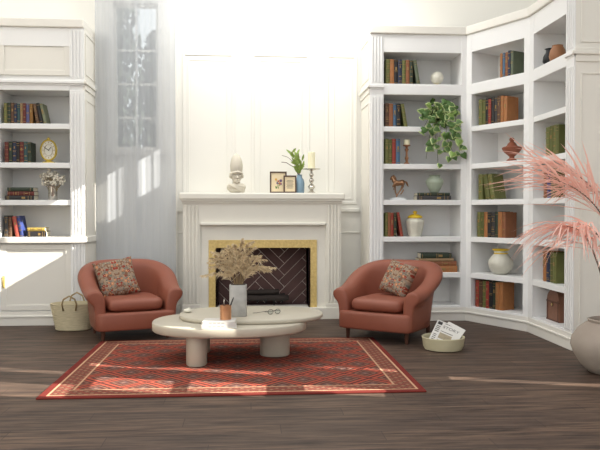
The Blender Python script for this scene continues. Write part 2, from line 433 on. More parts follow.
# ------------------------------------------------------------------ bookcases
LV = [.179, .577, 1.006, 1.443, 1.87, 2.312]     # shelf tops
DEP = .68; TOP = 3.5
class Case: pass
def bookcase(name, O, D, width, lw, rw, label, lower_doors=False, lpil=True, rpil=True, lside=False, rside=False):
    """O front-left corner, D unit direction along the front (left to right)"""
    rz = math.atan2(D[1], D[0]); t = empty('bookcase', (O[0], O[1], 0), rz)
    tag(t, label, 'bookcase', 'tall white bookcases')
    c = Case(); c.O = O; c.D = D; c.N = (-D[1], D[0]); c.rz = rz; c.w = width; c.lw = lw; c.rw = rw; c.t = t
    T = .06; IB = .44     # shelf thickness, inner back
    # carcass: sides and back
    b = MB(); b.box((.02,.012,.16), (lw,DEP-.02,TOP-.1)); b.box((width-rw,.012,.16), (width-.02,DEP-.02,TOP-.1))
    b.box((lw,IB,.16), (width-rw,DEP-.02,TOP-.1)); b.build('carcass', SHELFM, t)
    # front face: stiles
    b = MB()
    def pilaster(x0, x1, z0, z1, flutes):
        b.box((x0,-.004,z0), (x1,.012,z1), .003)
        if flutes:
            w = (x1-x0)
            for k in range(4):
                u = x0+w*(.16+.2267*k)
                b.box((u-w*.055,-.016,z0+.03), (u+w*.055,-.004,z1-.03), .004)
    pilaster(0, lw, .16, 2.69, lpil); pilaster(width-rw, width, .16, 2.69, rpil)
    pilaster(0, lw, 2.80, TOP-.1, lpil); pilaster(width-rw, width, 2.80, TOP-.1, rpil)
    b.build('stile', SHELFM, t)
    # rail with moulding between lower and upper parts
    b = MB(); b.box((lw,.0,2.687), (width-rw,IB,2.817), .003)
    for x0, x1 in ([(0, width)] if lower_doors else ([(0, lw)] if lpil else [])+([(width-rw, width)] if rpil else [])):
        b.box((x0,-.01,2.745), (x1,.012,2.80), .004); b.box((x0,-.03,2.765), (x1,.0,2.80), .006)
    if not lower_doors: b.box((0,-.004,2.69), (width,.012,2.80), .003)
    b.build('rail', SHELFM, t)
    b = MB(); b.box((-.0,-.012,0), (width,DEP-.02,.10), .004); b.box((.0,-.006,.10), (width,DEP-.02,.16), .003); b.box((-.0,-.024,.095),(width,0,.115),.004)
    b.build('plinth', WHITE, t)
    b = MB(); b.box((-.0,-.03,TOP-.1), (width,DEP-.02,TOP), .012); b.build('cornice', WHITE, t)
    b = MB().box((lw,0,3.19), (width-rw,IB,TOP-.1)); b.build('fascia', SHELFM, t)
    if lower_doors:
        zs = [1.437, 1.864, 2.309]
        MB().box((-.008,-.045,.945), (width+.022,DEP-.03,1.014), .008).build('counter', WHITE, t)
        MB().box((lw,.03,.16), (width-rw,IB,.945)).build('cabinet_box', SHELFM, t)
        hh = DOOR(b, lw-.0, width-rw, .175, .93, t); kx = lw+.035
        k = MB(); k.box((kx-.012,-.006,.43), (kx+.012,.003,.57), .003); k.tube([(kx,-.004,.555),(kx,-.03,.55),(kx,-.034,.50),(kx,-.03,.45),(kx,-.004,.445)], .008, 8)
        k.build('handle', BRASS, hh, True)
        DOOR(b, lw, width-rw, 2.86, 3.38, t)
        MB().box((lw,.03,2.817), (width-rw,IB,3.19)).build('upper_box', SHELFM, t)
    else: zs = LV
    for z in zs:
        MB().box((lw,0,z-T), (width-rw,IB,z), .004).build('shelf', SHELFM, t)
    if not lower_doors: MB().box((lw,0,LV[0]-T-.0),(width-rw,.02,LV[0]-.03)).build('base_rail', SHELFM, t)
    for sd, flag in ((0, lside), (1, rside)):
        if not flag: continue
        b = MB(); X0 = 0 if sd == 0 else width; s = 1 if sd == 0 else -1
        b.box((X0,.012,.16), (X0+s*.02,DEP-.02,TOP-.1))
        for z0, z1 in ((.24, 2.60), (2.88, 3.36)):
            o = X0-s*.008
            b.box((o,.06,z0),(X0,.075,z1),.003); b.box((o,DEP-.09,z0),(X0,DEP-.075,z1),.003)
            b.box((o,.075,z1-.015),(X0,DEP-.09,z1),.003); b.box((o,.075,z0),(X0,DEP-.09,z0+.015),.003)
        b.box((X0-s*.012,.012,2.70),(X0,DEP-.02,2.80),.004); b.box((X0-s*.03,-.03,2.765),(X0,DEP-.02,2.80),.006); b.box((X0-s*.02,0,2.80),(X0,DEP-.02,2.83),.006)
        b.box((X0-s*.012,0,0),(X0,DEP-.02,.15),.004)
        b.build('side_panel', WHITE, t)
    return c
def DOOR(_, x0, x1, z0, z1, t):
    b = MB(); w = .06
    b.box((x0,.004,z0),(x0+w,.03,z1),.003); b.box((x1-w,.004,z0),(x1,.03,z1),.003)
    b.box((x0+w,.004,z1-w),(x1-w,.03,z1),.003); b.box((x0+w,.004,z0),(x1-w,.03,z0+w),.003)
    b.box((x0+w,.014,z0+w),(x1-w,.03,z1-w))
    return b.build('door', WHITE, t)

A = bookcase('A', (-3.04, 8.2), (1, 0), 1.174, .225, .165, 'white bookcase with cupboard doors at far left beside the curtain', lower_doors=True, rside=True)
B = bookcase('B', (1.435, 8.2), (1, 0), 1.165, .165, .065, 'open white bookcase facing forward behind the right armchair', rpil=False, lside=True)
dx, dy = 3.03-2.6, 7.37-8.2; L = math.hypot(dx, dy)
Cc = bookcase('C', (2.6, 8.2), (dx/L, dy/L), L, .085, .075, 'angled white bookcase in the corner between the two straight ones', lpil=False, rpil=False)
Dd = bookcase('D', (3.03, 7.37), (0, -1), 1.04, .11, .165, 'white bookcase turned sideways behind the pink feathery plant', lpil=False, rside=True)

def on(c, px, v=.03):
    """distance along a bookcase front (set back by v) where picture column px meets it"""
    a = math.atan((px-300)/F_PX)+YAW; sx, sy = math.sin(a), math.cos(a)
    ox, oy = c.O[0]+c.N[0]*v, c.O[1]+c.N[1]*v
    # (ox+u*Dx)*sy = (oy+u*Dy)*sx
    return (oy*sx-ox*sy)/(c.D[0]*sy-c.D[1]*sx)
def wpt(c, u, v, z): return V((c.O[0]+c.D[0]*u+c.N[0]*v, c.O[1]+c.D[1]*u+c.N[1]*v, z))

# ------------------------------------------------------------------ books
COL = {'olive green': (122,126,62), 'dark green': (52,66,48), 'brown': (108,72,50), 'black': (40,38,40), 'navy blue': (44,54,86),
       'teal': (52,88,92), 'tan': (176,140,96), 'dark red': (120,44,38), 'violet blue': (92,92,142), 'golden brown': (160,108,40),
       'pale green': (128,134,100), 'orange': (196,122,64), 'red': (178,62,46), 'blue': (74,114,150), 'royal blue': (52,72,150),
       'moss green': (104,110,48), 'grey green': (108,120,92), 'charcoal': (64,62,62), 'coral red': (206,84,70), 'rust brown': (168,100,60), 'cream': (226,214,180), 'yellow': (206,176,70)}
BM = {k: mat('cover_'+k.replace(' ', '_'), srgb(*[int((c*.84+sum(v)/3*.16)*.93) for c in v]), .55, var=.12, scale=14) for k, v in COL.items()}
cache = {}
def book_proto(col, w, h, d=.19, style=0):
    """upright book: x thickness, y depth (spine at y=0), z height; origin at bottom centre of the spine"""
    key = (col, round(w, 3), round(h, 3), style)
    if key in cache: return cache[key]
    b = MB().use(BM[col]); t = .003
    b.box((-w/2,.004,0), (-w/2+t,d,h)); b.box((w/2-t,.004,0), (w/2,d,h))
    # rounded spine
    n = 6; vs = []; fs = []
    for j, z in enumerate((0, h)):
        for k in range(n+1):
            x = -w/2+w*k/n; y = .004-.007*math.sin(PI*k/n); vs.append((x, y, z))
        for k in range(n+1): vs.append((-w/2+w*k/n, .009, z))
    q = 2*(n+1)
    for k in range(n): fs.append((k, k+1, q+k+1, q+k)); fs.append((n+1+k, k, k+1, n+2+k)[::-1]); fs.append((q+k, q+k+1, q+n+2+k, q+n+1+k))
    b.add(vs, fs)
    # raised gilt bands and title blocks
    b.use(GILT)
    zs = {0: (.08,.13,.80,.90), 1: (.06,.22,.40,.62,.82), 2: (.1,.88), 3: (.05,.5,.55,.94)}[style % 4]
    for f in zs: b.box((-w*.42,-.0055,h*f), (w*.42,.003,h*f+.004))
    if style % 3 == 0: b.box((-w*.22,-.0055,h*.58), (w*.22,.003,h*.70))
    if style % 3 == 1: b.box((-w*.3,-.0055,h*.30), (w*.3,.003,h*.34)); b.box((-w*.12,-.0055,h*.66), (w*.12,.003,h*.76))
    root = b.build('book', None)
    p = MB().box((-w/2+t,.009,.004), (w/2-t,d-.006,h-.004)); p.build('pages', PAGES, root)
    cache[key] = root; root['fresh'] = 1
    return root
def put_book(c, col, w, h, style, u, v, z, tilt=0, label='', group='', lie=False, d=.19):
    p = book_proto(col, w, h, d, style)
    if p.get('fresh'): o = p; del o['fresh']
    else: o = copy_tree(p)
    if not lie:
        hx = w/2
        if tilt:   # leans towards -u; pivots on its lower left... keep it standing on the shelf
            z += hx*math.sin(abs(tilt))
        o.matrix_world = Matrix.Translation(wpt(c, u, v, z)) @ Matrix.Rotation(c.rz, 4, 'Z') @ Matrix.Rotation(-tilt, 4, 'Y')
    else:          # lying flat, spine to the front, long side along u
        o.matrix_world = Matrix.Translation(wpt(c, u-h/2, v, z+w/2)) @ Matrix.Rotation(c.rz, 4, 'Z') @ Matrix.Rotation(lie, 4, 'Z') @ Matrix.Rotation(PI/2, 4, 'Y')
    return tag(o, label, 'book', group)
ORD = ['first','second','third','fourth','fifth','sixth','seventh','eighth','ninth','tenth','eleventh','twelfth','thirteenth','fourteenth']
def row(c, px0, px1, z, h, cols, where, leans=0, v=.03, hv=.02, lastw=None):
    """upright books between two picture columns; the last `leans` of them lean left"""
    u0, u1 = on(c, px0, v), on(c, px1, v)
    n = len(cols); tl = .17
    span = (u1-u0)-(math.sin(tl)*h*.9 if leans else 0)
    rng = random.Random(int(px0*10+z*100)); ws = [rng.uniform(.85, 1.15) for _ in cols]
    if lastw: ws[-1] = lastw
    s = sum(ws); ws = [round(span*w/s, 3) for w in ws]
    u = u0
    for i, col in enumerate(cols):
        w = ws[i]; hh = round((h+rng.uniform(-hv, 0))*200)/200; lean = i >= n-leans
        lab = '%s book, %s from left on %s' % (col, ORD[i], where)
        if i == n-1: lab = '%s book, rightmost on %s' % (col, where)
        if lean: lab = lab.replace(' book', ' book leaning left', 1)
        if lean:
            ang = tl+.02*(i-(n-leans)); x = u+w/2+math.sin(ang)*h*.93
            put_book(c, col, w-.003, hh, i+int(px0), x, v+.002*(i % 3), z, ang, lab, 'books on '+where)
            # top leans back to the left
            u += w/math.cos(ang)+.001
        else:
            put_book(c, col, w-.002, hh, i+int(px0), u+w/2, v+.003*(i % 3), z, 0, lab, 'books on '+where)
            u += w
def stack(c, px0, px1, z, items, where, v=.05):
    """books lying on each other, items bottom to top: (colour, px0, px1, thickness)"""
    zz = z; names = {1: [''], 2: ['bottom','top'], 3: ['bottom','middle','top'], 4: ['bottom','second','third','top']}[len(items)]
    for i, (col, a, bb, th) in enumerate(items):
        u0, u1 = on(c, a, v), on(c, bb, v)
        put_book(c, col, th, round(u1-u0, 3), i, u0+(u1-u0)/2+(u1-u0)*0, v+.006*(i % 2), zz, 0,
                 '%s book lying flat, %s of stack on %s' % (col, names[i], where), 'stacked books on '+where, lie=.0001)
        zz += th+.0005
    return zz

AW = ['left bookcase top shelf', 'left bookcase shelf with gold clock', 'left bookcase shelf with flower vase', 'left cabinet counter']
row(A, 4.5, 46, 2.309, .24, ['olive green','dark green','brown','navy blue','teal','tan','dark red','violet blue','golden brown','brown','black','pale green'], AW[0], leans=3, hv=.012)
row(A, 5, 31.5, 1.864, .245, ['dark red','dark green','navy blue','black','dark red','teal','dark green'], AW[1], hv=.01)
za = stack(A, 0, 0, 1.437, [('black', 5, 34, .052), ('dark red', 7.5, 34, .048), ('dark green', 7.5, 33.5, .045)], AW[2])
row(A, 4, 23, 1.014, .25, ['charcoal','brown','coral red','royal blue'], AW[3], leans=2, hv=.02)
stack(A, 0, 0, 1.014, [('black', 27, 46, .065), ('yellow', 27, 44.5, .04)], AW[3], v=.02)
BW = ['shelf with white ball ornament', 'shelf left of ivy pot', 'shelf with wooden candlestick',
      'shelf with bronze horse', 'shelf with lidded jar', 'shelf above right armchair']
row(B, 385.5, 420, 2.817, .295, ['olive green','orange','black','navy blue','olive green','rust brown','dark green','grey green'], BW[0], leans=1, hv=.01)
row(B, 385, 407.5, 2.312, .285, ['brown','rust brown','blue','black','olive green'], BW[1], leans=1, hv=.012)
row(B, 384.8, 400, 1.87, .30, ['olive green','moss green','red','blue'], BW[2], hv=.01)
zb = stack(B, 0, 0, 1.443, [('charcoal', 417, 451, .052), ('dark green', 417.5, 450, .036)], BW[3])
row(B, 385, 403.5, 1.006, .29, ['olive green','rust brown','red','dark green','red'], BW[4], leans=1, hv=.008)
stack(B, 0, 0, .577, [('orange', 418, 457.5, .075), ('rust brown', 418.5, 457, .055), ('tan', 419, 454, .035), ('dark green', 421, 452, .062)], BW[5], v=.04)
CW = ['corner bookcase highest shelf', 'corner bookcase shelf above carved finial', 'corner bookcase shelf below carved finial',
      'corner bookcase shelf above yellow-rimmed vase', 'corner bookcase bottom shelf']
row(Cc, 499, 512, 2.817, .29, ['orange','blue','rust brown','navy blue','grey green'], CW[0], hv=.01, v=.04)
row(Cc, 478, 506, 2.312, .31, ['olive green','moss green','black','red','black','charcoal','brown','orange','orange'], CW[1], hv=.015, v=.05)
row(Cc, 478, 494, 1.443, .30, ['olive green','moss green','olive green'], CW[2], leans=2, hv=.01, v=.05)
row(Cc, 477, 505, 1.006, .30, ['olive green','moss green','orange','black','charcoal','dark green','orange','rust brown'], CW[3], hv=.012, v=.05)
row(Cc, 475.5, 503, .179, .325, ['red','brown','olive green','red','black','dark green','orange','orange'], CW[4], hv=.012, v=.04)
DW = ['sideways bookcase upper shelf', 'sideways bookcase shelf behind pink fronds', 'sideways bookcase shelf above brown chest']
row(Dd, 545, 558, 1.87, .31, ['olive green','moss green','olive green','moss green'], DW[0], hv=.008, v=.06)
row(Dd, 543, 556, 1.443, .31, ['rust brown','royal blue','olive green','moss green'], DW[1], hv=.02, v=.06)
row(Dd, 543, 556, .577, .32, ['orange','navy blue','moss green','olive green'], DW[2], hv=.02, v=.06)
row(Dd, 564.5, 567.5, 2.312, .27, ['charcoal'], 'sideways bookcase second highest shelf', v=.10)

# ------------------------------------------------------------------ shelf ornaments
def place(o, c, px, v, z):
    u = on(c, px, v); o.location = wpt(c, u, v, z); o.rotation_euler.z = c.rz; return o
# oval gold clock
t = place(empty('mantel_clock', (0,0,0)), A, 49, .12, 1.864)
b = MB(); prof = []
rx, rzc, tc = .093, .118, .155
def oval_ring(b, rx, rz, w, y0, y1, zc, n=40):
    vs = []; fs = []
    for k in range(n):
        a = 2*PI*k/n; ca, sa = math.cos(a), math.sin(a)
        for (q, y) in ((0, y1), (0, y0), (w*.5, y0-.008), (w, y0), (w, y1)): vs.append(((rx+q)*ca, y, zc+(rz+q)*sa))
    for k in range(n):
        k2 = (k+1)%n
        for j in range(5): fs.append((k*5+j, k*5+(j+1)%5, k2*5+(j+1)%5, k2*5+j))
    b.add(vs, fs)
oval_ring(b, .078, .108, .018, -.01, .02, .152); b.build('case', GOLD, t, 40)
b = MB(); n = 40
b.add([(.079*math.cos(2*PI*k/n), 0, .152+.109*math.sin(2*PI*k/n)) for k in range(n)]+[(.079*math.cos(2*PI*k/n), .018, .152+.109*math.sin(2*PI*k/n)) for k in range(n)],
      [tuple(range(n)), tuple(range(n, 2*n))[::-1]]+[(k, k+n, (k+1)%n+n, (k+1)%n) for k in range(n)]); d = b.build('dial', PORCEL, t)
b = MB()
for k in range(12):
    a = PI/6*k; M = Matrix.Translation((.062*math.sin(a), -.002, .152+.088*math.cos(a))) @ Matrix.Rotation(a, 4, 'Y'); b.box((-.003,-.001,-.008), (.003,.002,.008), 0, M)
oval_ring(b, .045, .064, .003, -.002, .002, .152); b.build('numeral', GILT, d)
for a, l in ((R(-55), .06), (R(40), .045)):
    M = Matrix.Translation((0,-.004,.152)) @ Matrix.Rotation(a, 4, 'Y'); MB().box((-.003,-.001,-.01), (.003,.002,l), 0, M).build('hand', BLACK, d)
MB().lathe([(.075,0),(.075,.012),(.05,.022),(.02,.03),(.02,.045)], 24, None, True, 1, .5).build('base', GOLD, t, 40)
MB().lathe([(.0,.268),(.014,.272),(.018,.286),(.01,.298),(0,.302)], 16).build('finial', GOLD, t, True)
tag(t, 'oval gold framed clock standing on the left bookcase shelf', 'clock')
# glass vase of cream flowers
t = place(empty('flower_vase', (0,0,0)), A, 53, .14, 1.437)
MB().lathe([(.045,0),(.052,.01),(.05,.13),(.058,.165),(.052,.165),(.045,.13),(.047,.012),(0,.012)], 24).build('vase', SILVER, t, 50)
rng = random.Random(3); st = MB(); fl = MB()
for i in range(42):
    a = rng.uniform(0, 2*PI); r = .135*math.sqrt(rng.random()); h = .17+.15*rng.random()*(1.3-r*4); p = V((r*math.cos(a), r*math.sin(a)*.7, h+.02))
    st.tube([(p.x*.2,p.y*.2,.03), (p.x*.5,p.y*.5,.14), tuple(p)], .002, 4)
    for j in range(6):
        q = p+V((rng.uniform(-.022,.022), rng.uniform(-.02,.02), rng.uniform(-.018,.02))); fl.ball(q, (.014,.014,.011), 6)
st.build('stem', STALK, t); fl.build('blossom', FLOWER, t, True)
tag(t, 'silvery glass vase holding a puff of small cream flowers', 'vase of flowers')
# globe ornament
t = place(empty('globe_ornament', (0,0,0)), B, 436.5, .13, 2.817)
MB().lathe([(.04,0),(.045,.006),(.03,.014),(.02,.022)], 20).build('stand', GOLD, t, 40)
MB().ball((0,0,.098), .078, 28).build('ball', PORCEL, t, True)
tag(t, 'round pearly white ball ornament on the top shelf beside books', 'ornament')
# ivy
def ivy_leaf(b, p, dirv, s, rng):
    d = dirv.normalized(); side = d.cross(V((0,-1,.3))).normalized(); nrm = side.cross(d).normalized()
    if nrm.y > 0: nrm = -nrm
    out = [(0,0),(.35,-.12),(.55,.15),(.42,.5),(0,1.05),(-.42,.5),(-.55,.15),(-.35,-.12)]
    f = lambda x, y, k: tuple(p+side*x*s+d*y*s+nrm*k*s)
    o = [f(x, y, -.06-.14*abs(x)) for x, y in out]; i = [f(x*.74, .07+y*.78, .02-.1*abs(x)) for x, y in out]
    c = [f(0, .4, .07)]
    b.use(LEAFP if rng.random() < .75 else LEAFG); b.add(o+i, [(k, (k+1)%8, 8+(k+1)%8, 8+k) for k in range(8)])
    b.use(LEAFG if rng.random() < .85 else LEAFM); b.add(i+c, [(k, (k+1)%8, 8) for k in range(8)])
t = place(empty('trailing_ivy', (0,0,0)), B, 434.5, .13, 2.312); t.scale = (.97,.95,.92)
MB().lathe([(.05,0),(.058,.01),(.075,.10),(.085,.17),(.09,.175),(.078,.172),(.068,.15),(0,.15)], 24).build('pot', GLASSY, t, 50)
rng = random.Random(11); S = 86.0
def vine(pts, nl, s, spread=.03):
    P = [V(p) for p in pts]; m = MB(); m.use(VINE); m.tube(P, .003, 5); n = len(P)-1
    for k in range(nl):
        q = (k+rng.random()*.6)/nl*n; i = min(int(q), n-1); p = P[i].lerp(P[i+1], q-i)
        off = V((rng.uniform(-spread, spread), rng.uniform(-.03, .0), rng.uniform(-spread, spread)))
        ivy_leaf(m, p+off, V((rng.uniform(-.8,.8), rng.uniform(-.4,.1), rng.uniform(-1,.25))), s*rng.uniform(.8,1.2), rng)
    m.build('vine', None, t)
vine([(0,-.04,.15),(-.03,-.06,.27),(-.05,-.05,.32),(-.07,-.05,.36)], 5, .06)
vine([(0,-.05,.16),(-.08,-.12,.27),(-.15,-.17,.20),(-.18,-.18,.08)], 8, .09)
vine([(.02,-.05,.16),(.10,-.10,.27),(.18,-.16,.22),(.21,-.18,.10),(.22,-.19,-.02)], 15, .085)
vine([(.0,-.06,.16),(-.03,-.14,.24),(-.03,-.18,.12),(-.06,-.19,.0),(-.1,-.19,-.08)], 10, .085)
vine([(.04,-.06,.16),(.07,-.15,.22),(.09,-.18,.05),(.10,-.19,-.15),(.16,-.2,-.3),(.17,-.2,-.40)], 22, .088, .045)
vine([(.0,-.06,.16),(.05,-.14,.2),(.03,-.18,.0),(.0,-.19,-.2),(-.02,-.2,-.33),(-.01,-.2,-.52)], 9, .075, .03)
vine([(-.02,-.06,.16),(-.1,-.17,.15),(-.2,-.19,-.04),(-.23,-.2,-.1)], 6, .08)
vine([(.05,-.02,.16),(.12,-.05,.3),(.2,-.1,.28),(.25,-.13,.2)], 10, .075, .04)
vine([(.0,-.06,.16),(.08,-.16,.1),(.18,-.19,-.08),(.24,-.2,-.22),(.26,-.2,-.34)], 13, .085, .045)
vine([(-.02,-.06,.17),(0,-.12,.26),(.08,-.14,.26),(.03,-.17,.15),(.07,-.18,.06)], 14, .08, .05)
vine([(.0,-.06,.16),(-.08,-.17,.0),(-.13,-.19,-.2),(-.16,-.2,-.42)], 3, .08, .02)
vine([(.02,-.05,.16),(.06,-.1,.3),(.1,-.12,.34),(.15,-.14,.3)], 7, .08)
vine([(-.02,-.05,.16),(-.1,-.15,.24),(-.2,-.18,.16),(-.22,-.19,.12)], 6, .08)
vine([(.0,-.06,.16),(-.02,-.17,.0),(-.05,-.19,-.2),(-.1,-.2,-.3)], 6, .085, .03)
tag(t, 'white pot of variegated green ivy trailing over two bookcase shelves', 'potted plant')
# wooden candlestick
t = place(empty('candle_holder', (0,0,0)), B, 406.5, .12, 1.87)
MB().lathe([(.032,0),(.036,.008),(.03,.02),(.014,.035),(.018,.06),(.024,.08),(.014,.10),(.012,.15),(.02,.17),(.024,.185),(.012,.20),(.02,.218),(.044,.226),(.046,.236),(0,.236)], 20).build('stick', TURNED, t, 40)
MB().lathe([(.037,.236),(.037,.295),(.03,.30),(.006,.297),(0,.297)], 20).build('candle', WAX, t, 50)
tag(t, 'turned wooden candlestick with short ivory candle on the bookcase shelf', 'candlestick')
# bronze horse: body grown from joints, merged to one skin by remeshing
def remeshed(b, name, m, parent, vox, sm=6):
    o = b.build(name, m, parent, True)
    md = o.modifiers.new('remesh', 'REMESH'); md.mode = 'VOXEL'; md.voxel_size = vox; md.use_smooth_shade = True
    s = o.modifiers.new('smooth', 'SMOOTH'); s.iterations = sm; s.factor = .5
    return o
t = place(empty('horse_figurine', (0,0,0)), B, 398.5, .14, 1.443); t.scale = (1.0,1.1,1.04)
MB().lathe([(.11,0),(.11,.012),(.085,.028),(.03,.036),(0,.037)], 28, None, True, 1, .5).build('base', GLASSY, t, 40)
h = MB(); k = .001
def limb(b, pts, rs): b.tube([(x*k, y*k, z*k) for x, y, z in pts], [r*k*1.15 for r in rs], 10); [b.ball((p[0]*k,p[1]*k,p[2]*k), r*k, 8) for p, r in zip(pts, rs)]
limb(h, [(-38,0,205),(-10,0,196),(25,0,200),(50,0,208)], [30,30,28,30])
limb(h, [(-48,0,215),(-66,0,245),(-72,0,270)], [27,20,14]); limb(h, [(-72,0,272),(-88,0,256),(-98,0,240)], [14,11,8])
limb(h, [(-66,5,284),(-64,5,292)], [4,2]); limb(h, [(-66,-5,284),(-64,-5,292)], [4,2])
limb(h, [(-50,-14,190),(-74,-15,160),(-62,-14,128),(-66,-14,118)], [17,10,7,6])
limb(h, [(-44,14,185),(-40,16,140),(-34,15,90),(-22,15,62)], [17,9,7,7])
limb(h, [(52,-14,190),(36,-16,150),(56,-15,118),(30,-14,76),(22,-14,70)], [21,13,8,7,8])
limb(h, [(56,14,190),(50,16,150),(28,15,118),(-2,15,78),(-16,15,56),(-22,15,38)], [20,12,8,7,8,9])
remeshed(h, 'horse', BRONZE, t, .0045, 3)
m = MB(); limb(m, [(-60,0,288),(-48,0,270),(-36,0,246),(-28,0,226)], [6,9,9,5]); m.build('mane', BRONZE, t, True)
m = MB(); limb(m, [(76,0,216),(96,0,205),(108,0,178),(118,0,156)], [7,10,9,3]); m.build('tail', BRONZE, t, True)
tag(t, 'bronze prancing horse figurine on a white oval base', 'figurine')
# celadon vase on the books
t = place(MB().lathe([(.045,0),(.052,.008),(.075,.05),(.105,.115),(.108,.14),(.085,.175),(.06,.19),(.062,.205),(.078,.212),(.07,.214),(.052,.2),(0,.19)], 32).build('celadon_vase', CELADON, None, 50), B, 434.5, .13, zb)
tag(t, 'pale green round vase standing on two stacked books', 'vase')
# lidded jar
t = place(empty('lidded_jar', (0,0,0)), B, 415, .12, 1.006); t.scale = (1.16,1.16,1.03)
b = MB(); prof = [(.062,0),(.07,.02),(.085,.10),(.094,.17),(.092,.19),(.068,.205),(.065,.215)]; vs = []; fs = []; n = 48
for r, z in prof:
    for q in range(n): a = 2*PI*q/n; rr = r*(1+.035*math.cos(a*8)); vs.append((rr*math.cos(a), rr*math.sin(a), z))
for i in range(len(prof)-1):
    for q in range(n): fs.append((i*n+q, i*n+(q+1)%n, (i+1)*n+(q+1)%n, (i+1)*n+q))
fs.append(tuple(range(n))[::-1]); b.add(vs, fs); b.build('jar', PORCEL, t, True)
MB().lathe([(.062,.214),(.075,.218),(.08,.228),(.06,.245),(.03,.258),(.012,.262),(.014,.27),(.024,.28),(.018,.294),(0,.3)], 28).build('lid', YELLOW, t, True)
tag(t, 'white ribbed jar with yellow lid beside red books', 'jar')
# finial urn
t = place(MB().lathe([(.062,0),(.066,.012),(.05,.028),(.03,.045),(.028,.06),(.05,.08),(.085,.11),(.108,.145),(.112,.16),(.095,.172),(.07,.178),(.055,.19),(.05,.205),(.035,.22),(.02,.232),(.028,.245),(.03,.26),(.018,.275),(0,.28)], 28).build('finial_urn', TERRAW, None, 50), Cc, 511.5, .17, 1.87)
tag(t, 'carved reddish wooden finial urn on the corner bookcase shelf', 'ornament')
# bulbous vase
t = place(empty('bulbous_vase', (0,0,0)), Cc, 501, .16, .577)
MB().lathe([(.06,0),(.075,.008),(.12,.05),(.142,.11),(.138,.16),(.11,.205),(.08,.235),(.074,.25),(.078,.275)], 36).build('body', PORCEL, t, True)
MB().lathe([(.078,.238),(.084,.244),(.08,.252),(.076,.252)], 36).build('collar', YELLOW, t, True)
MB().lathe([(.078,.272),(.096,.282),(.1,.292),(.092,.296),(.074,.29),(.07,.25),(0,.25)], 36).build('rim', YELLOW, t, True)
tag(t, 'round pearly vase with yellow collar and rim on corner bookcase', 'vase')
# black jar and rust box on the highest sideways shelf
t = place(MB().lathe([(.03,0),(.05,.01),(.075,.05),(.07,.1),(.045,.14),(.04,.17),(.055,.18),(0,.175)], 24).build('black_jar', BLACK, None, 50), Dd, 549, .11, 2.817)
tag(t, 'black round jar on the highest shelf of the sideways bookcase', 'jar')
t = place(MB().lathe([(.04,0),(.07,.02),(.085,.07),(.075,.13),(.05,.17),(.055,.18),(0,.17)], 24).build('rust_pot', TURNED, None, 50), Dd, 556.5, .12, 2.817)
tag(t, 'rust brown pot beside the black jar on the highest shelf', 'pot')
# domed chest
t = place(empty('domed_chest', (0,0,0)), Dd, 553.5, .1, .179)
b = MB(); w, d, hh = .15, .30, .2
def arch(w, h0, h1, n=14): return [(-w, 0), (w, 0)]+[(w*math.cos(PI*q/n), h0+(h1-h0)*math.sin(PI*q/n)) for q in range(n+1)]
pr = arch(w, .19, .325); nn = len(pr); b.add([(x, 0, z) for x, z in pr]+[(x, d, z) for x, z in pr], [tuple(range(nn)), tuple(range(nn, 2*nn))[::-1]]+[(q, q+nn, (q+1)%nn+nn, (q+1)%nn) for q in range(nn)])
b.build('body', CHEST, t, 40)
b = MB()
for s in (-1, 1): b.box((s*w*.82-.008,-.006,.01), (s*w*.82+.008,.0,.22), .002)
b.box((-w,-.006,.19), (w,0,.205), .002); b.box((-.02,-.012,.15), (.02,-.006,.2), .003); b.box((-w,-.006,.0), (w,0,.015), .002); b.build('strap', mat('dark_leather_strap', srgb(92,60,46), .5), t)
b = MB(); b.ball((0,-.014,.17), (.012,.005,.014), 10); b.build('clasp', BRASS, t, True)
tag(t, 'brown embossed leather chest with domed lid on the bottom shelf', 'chest')

# ------------------------------------------------------------------ fireplace
t = empty('fireplace', (.18, 8.44, 0)); FX = .18; tag(t, 'white fluted fireplace surround with mantel shelf and yellow marble slips', 'fireplace')
def fx(x): return x-FX
BK = WY-8.44
b = MB(); b.box((fx(-.785),-.03,0), (fx(FBX0-.1),BK,.142), .006); b.box((fx(FBX1+.1),-.03,0), (fx(1.14),BK,.142), .006)
b.box((fx(FBX0-.1),-.03,0), (fx(FBX1+.1),.34,.142), .004)
b.build('hearth_plinth', MANTELM, t)
for x0, x1 in ((-.775,-.575), (.945,1.127)):
    b = MB(); b.box((fx(x0),0,.142), (fx(x1),BK,1.43)); w = x1-x0
    for q in range(4): u = fx(x0)+w*(.17+.22*q); b.box((u-w*.06,-.016,.2), (u+w*.06,0,1.38), .006)
    b.box((fx(x0)-.006,-.02,.142),(fx(x1)+.006,0,.19),.004)
    b.build('pilaster', MANTELM, t)
b = MB(); b.box((fx(-.575),.0,1.156), (fx(.945),BK,1.43)); b.box((fx(-.565),-.03,1.142), (fx(.935),0,1.172), .006); b.box((fx(-.785),-.02,1.40),(fx(1.137),0,1.43),.006)
b.build('frieze', MANTELM, t)
b = MB(); yb = .035
b.box((fx(-.575),yb,.142), (fx(-.473),BK,1.156)); b.box((fx(.834),yb,.142), (fx(.945),BK,1.156)); b.box((fx(-.473),yb,.963), (fx(.834),BK,1.156))
b.build('inner_panel', MANTELM, t)
b = MB(); b.box((fx(-.473),.02,.142), (fx(FBX0),BK,.963), .003); b.box((fx(FBX1),.02,.142), (fx(.834),BK,.963), .003); b.box((fx(FBX0),.02,.866), (fx(FBX1),BK,.963), .003)
b.build('marble_slip', MARBLE, t)
b = MB(); b.box((fx(-.815),-.06,1.447), (fx(1.165),BK-.02,1.53), .018); b.box((fx(-.80),-.045,1.43), (fx(1.15),BK-.02,1.449), .004); b.build('mantel_shelf', MANTELM, t)
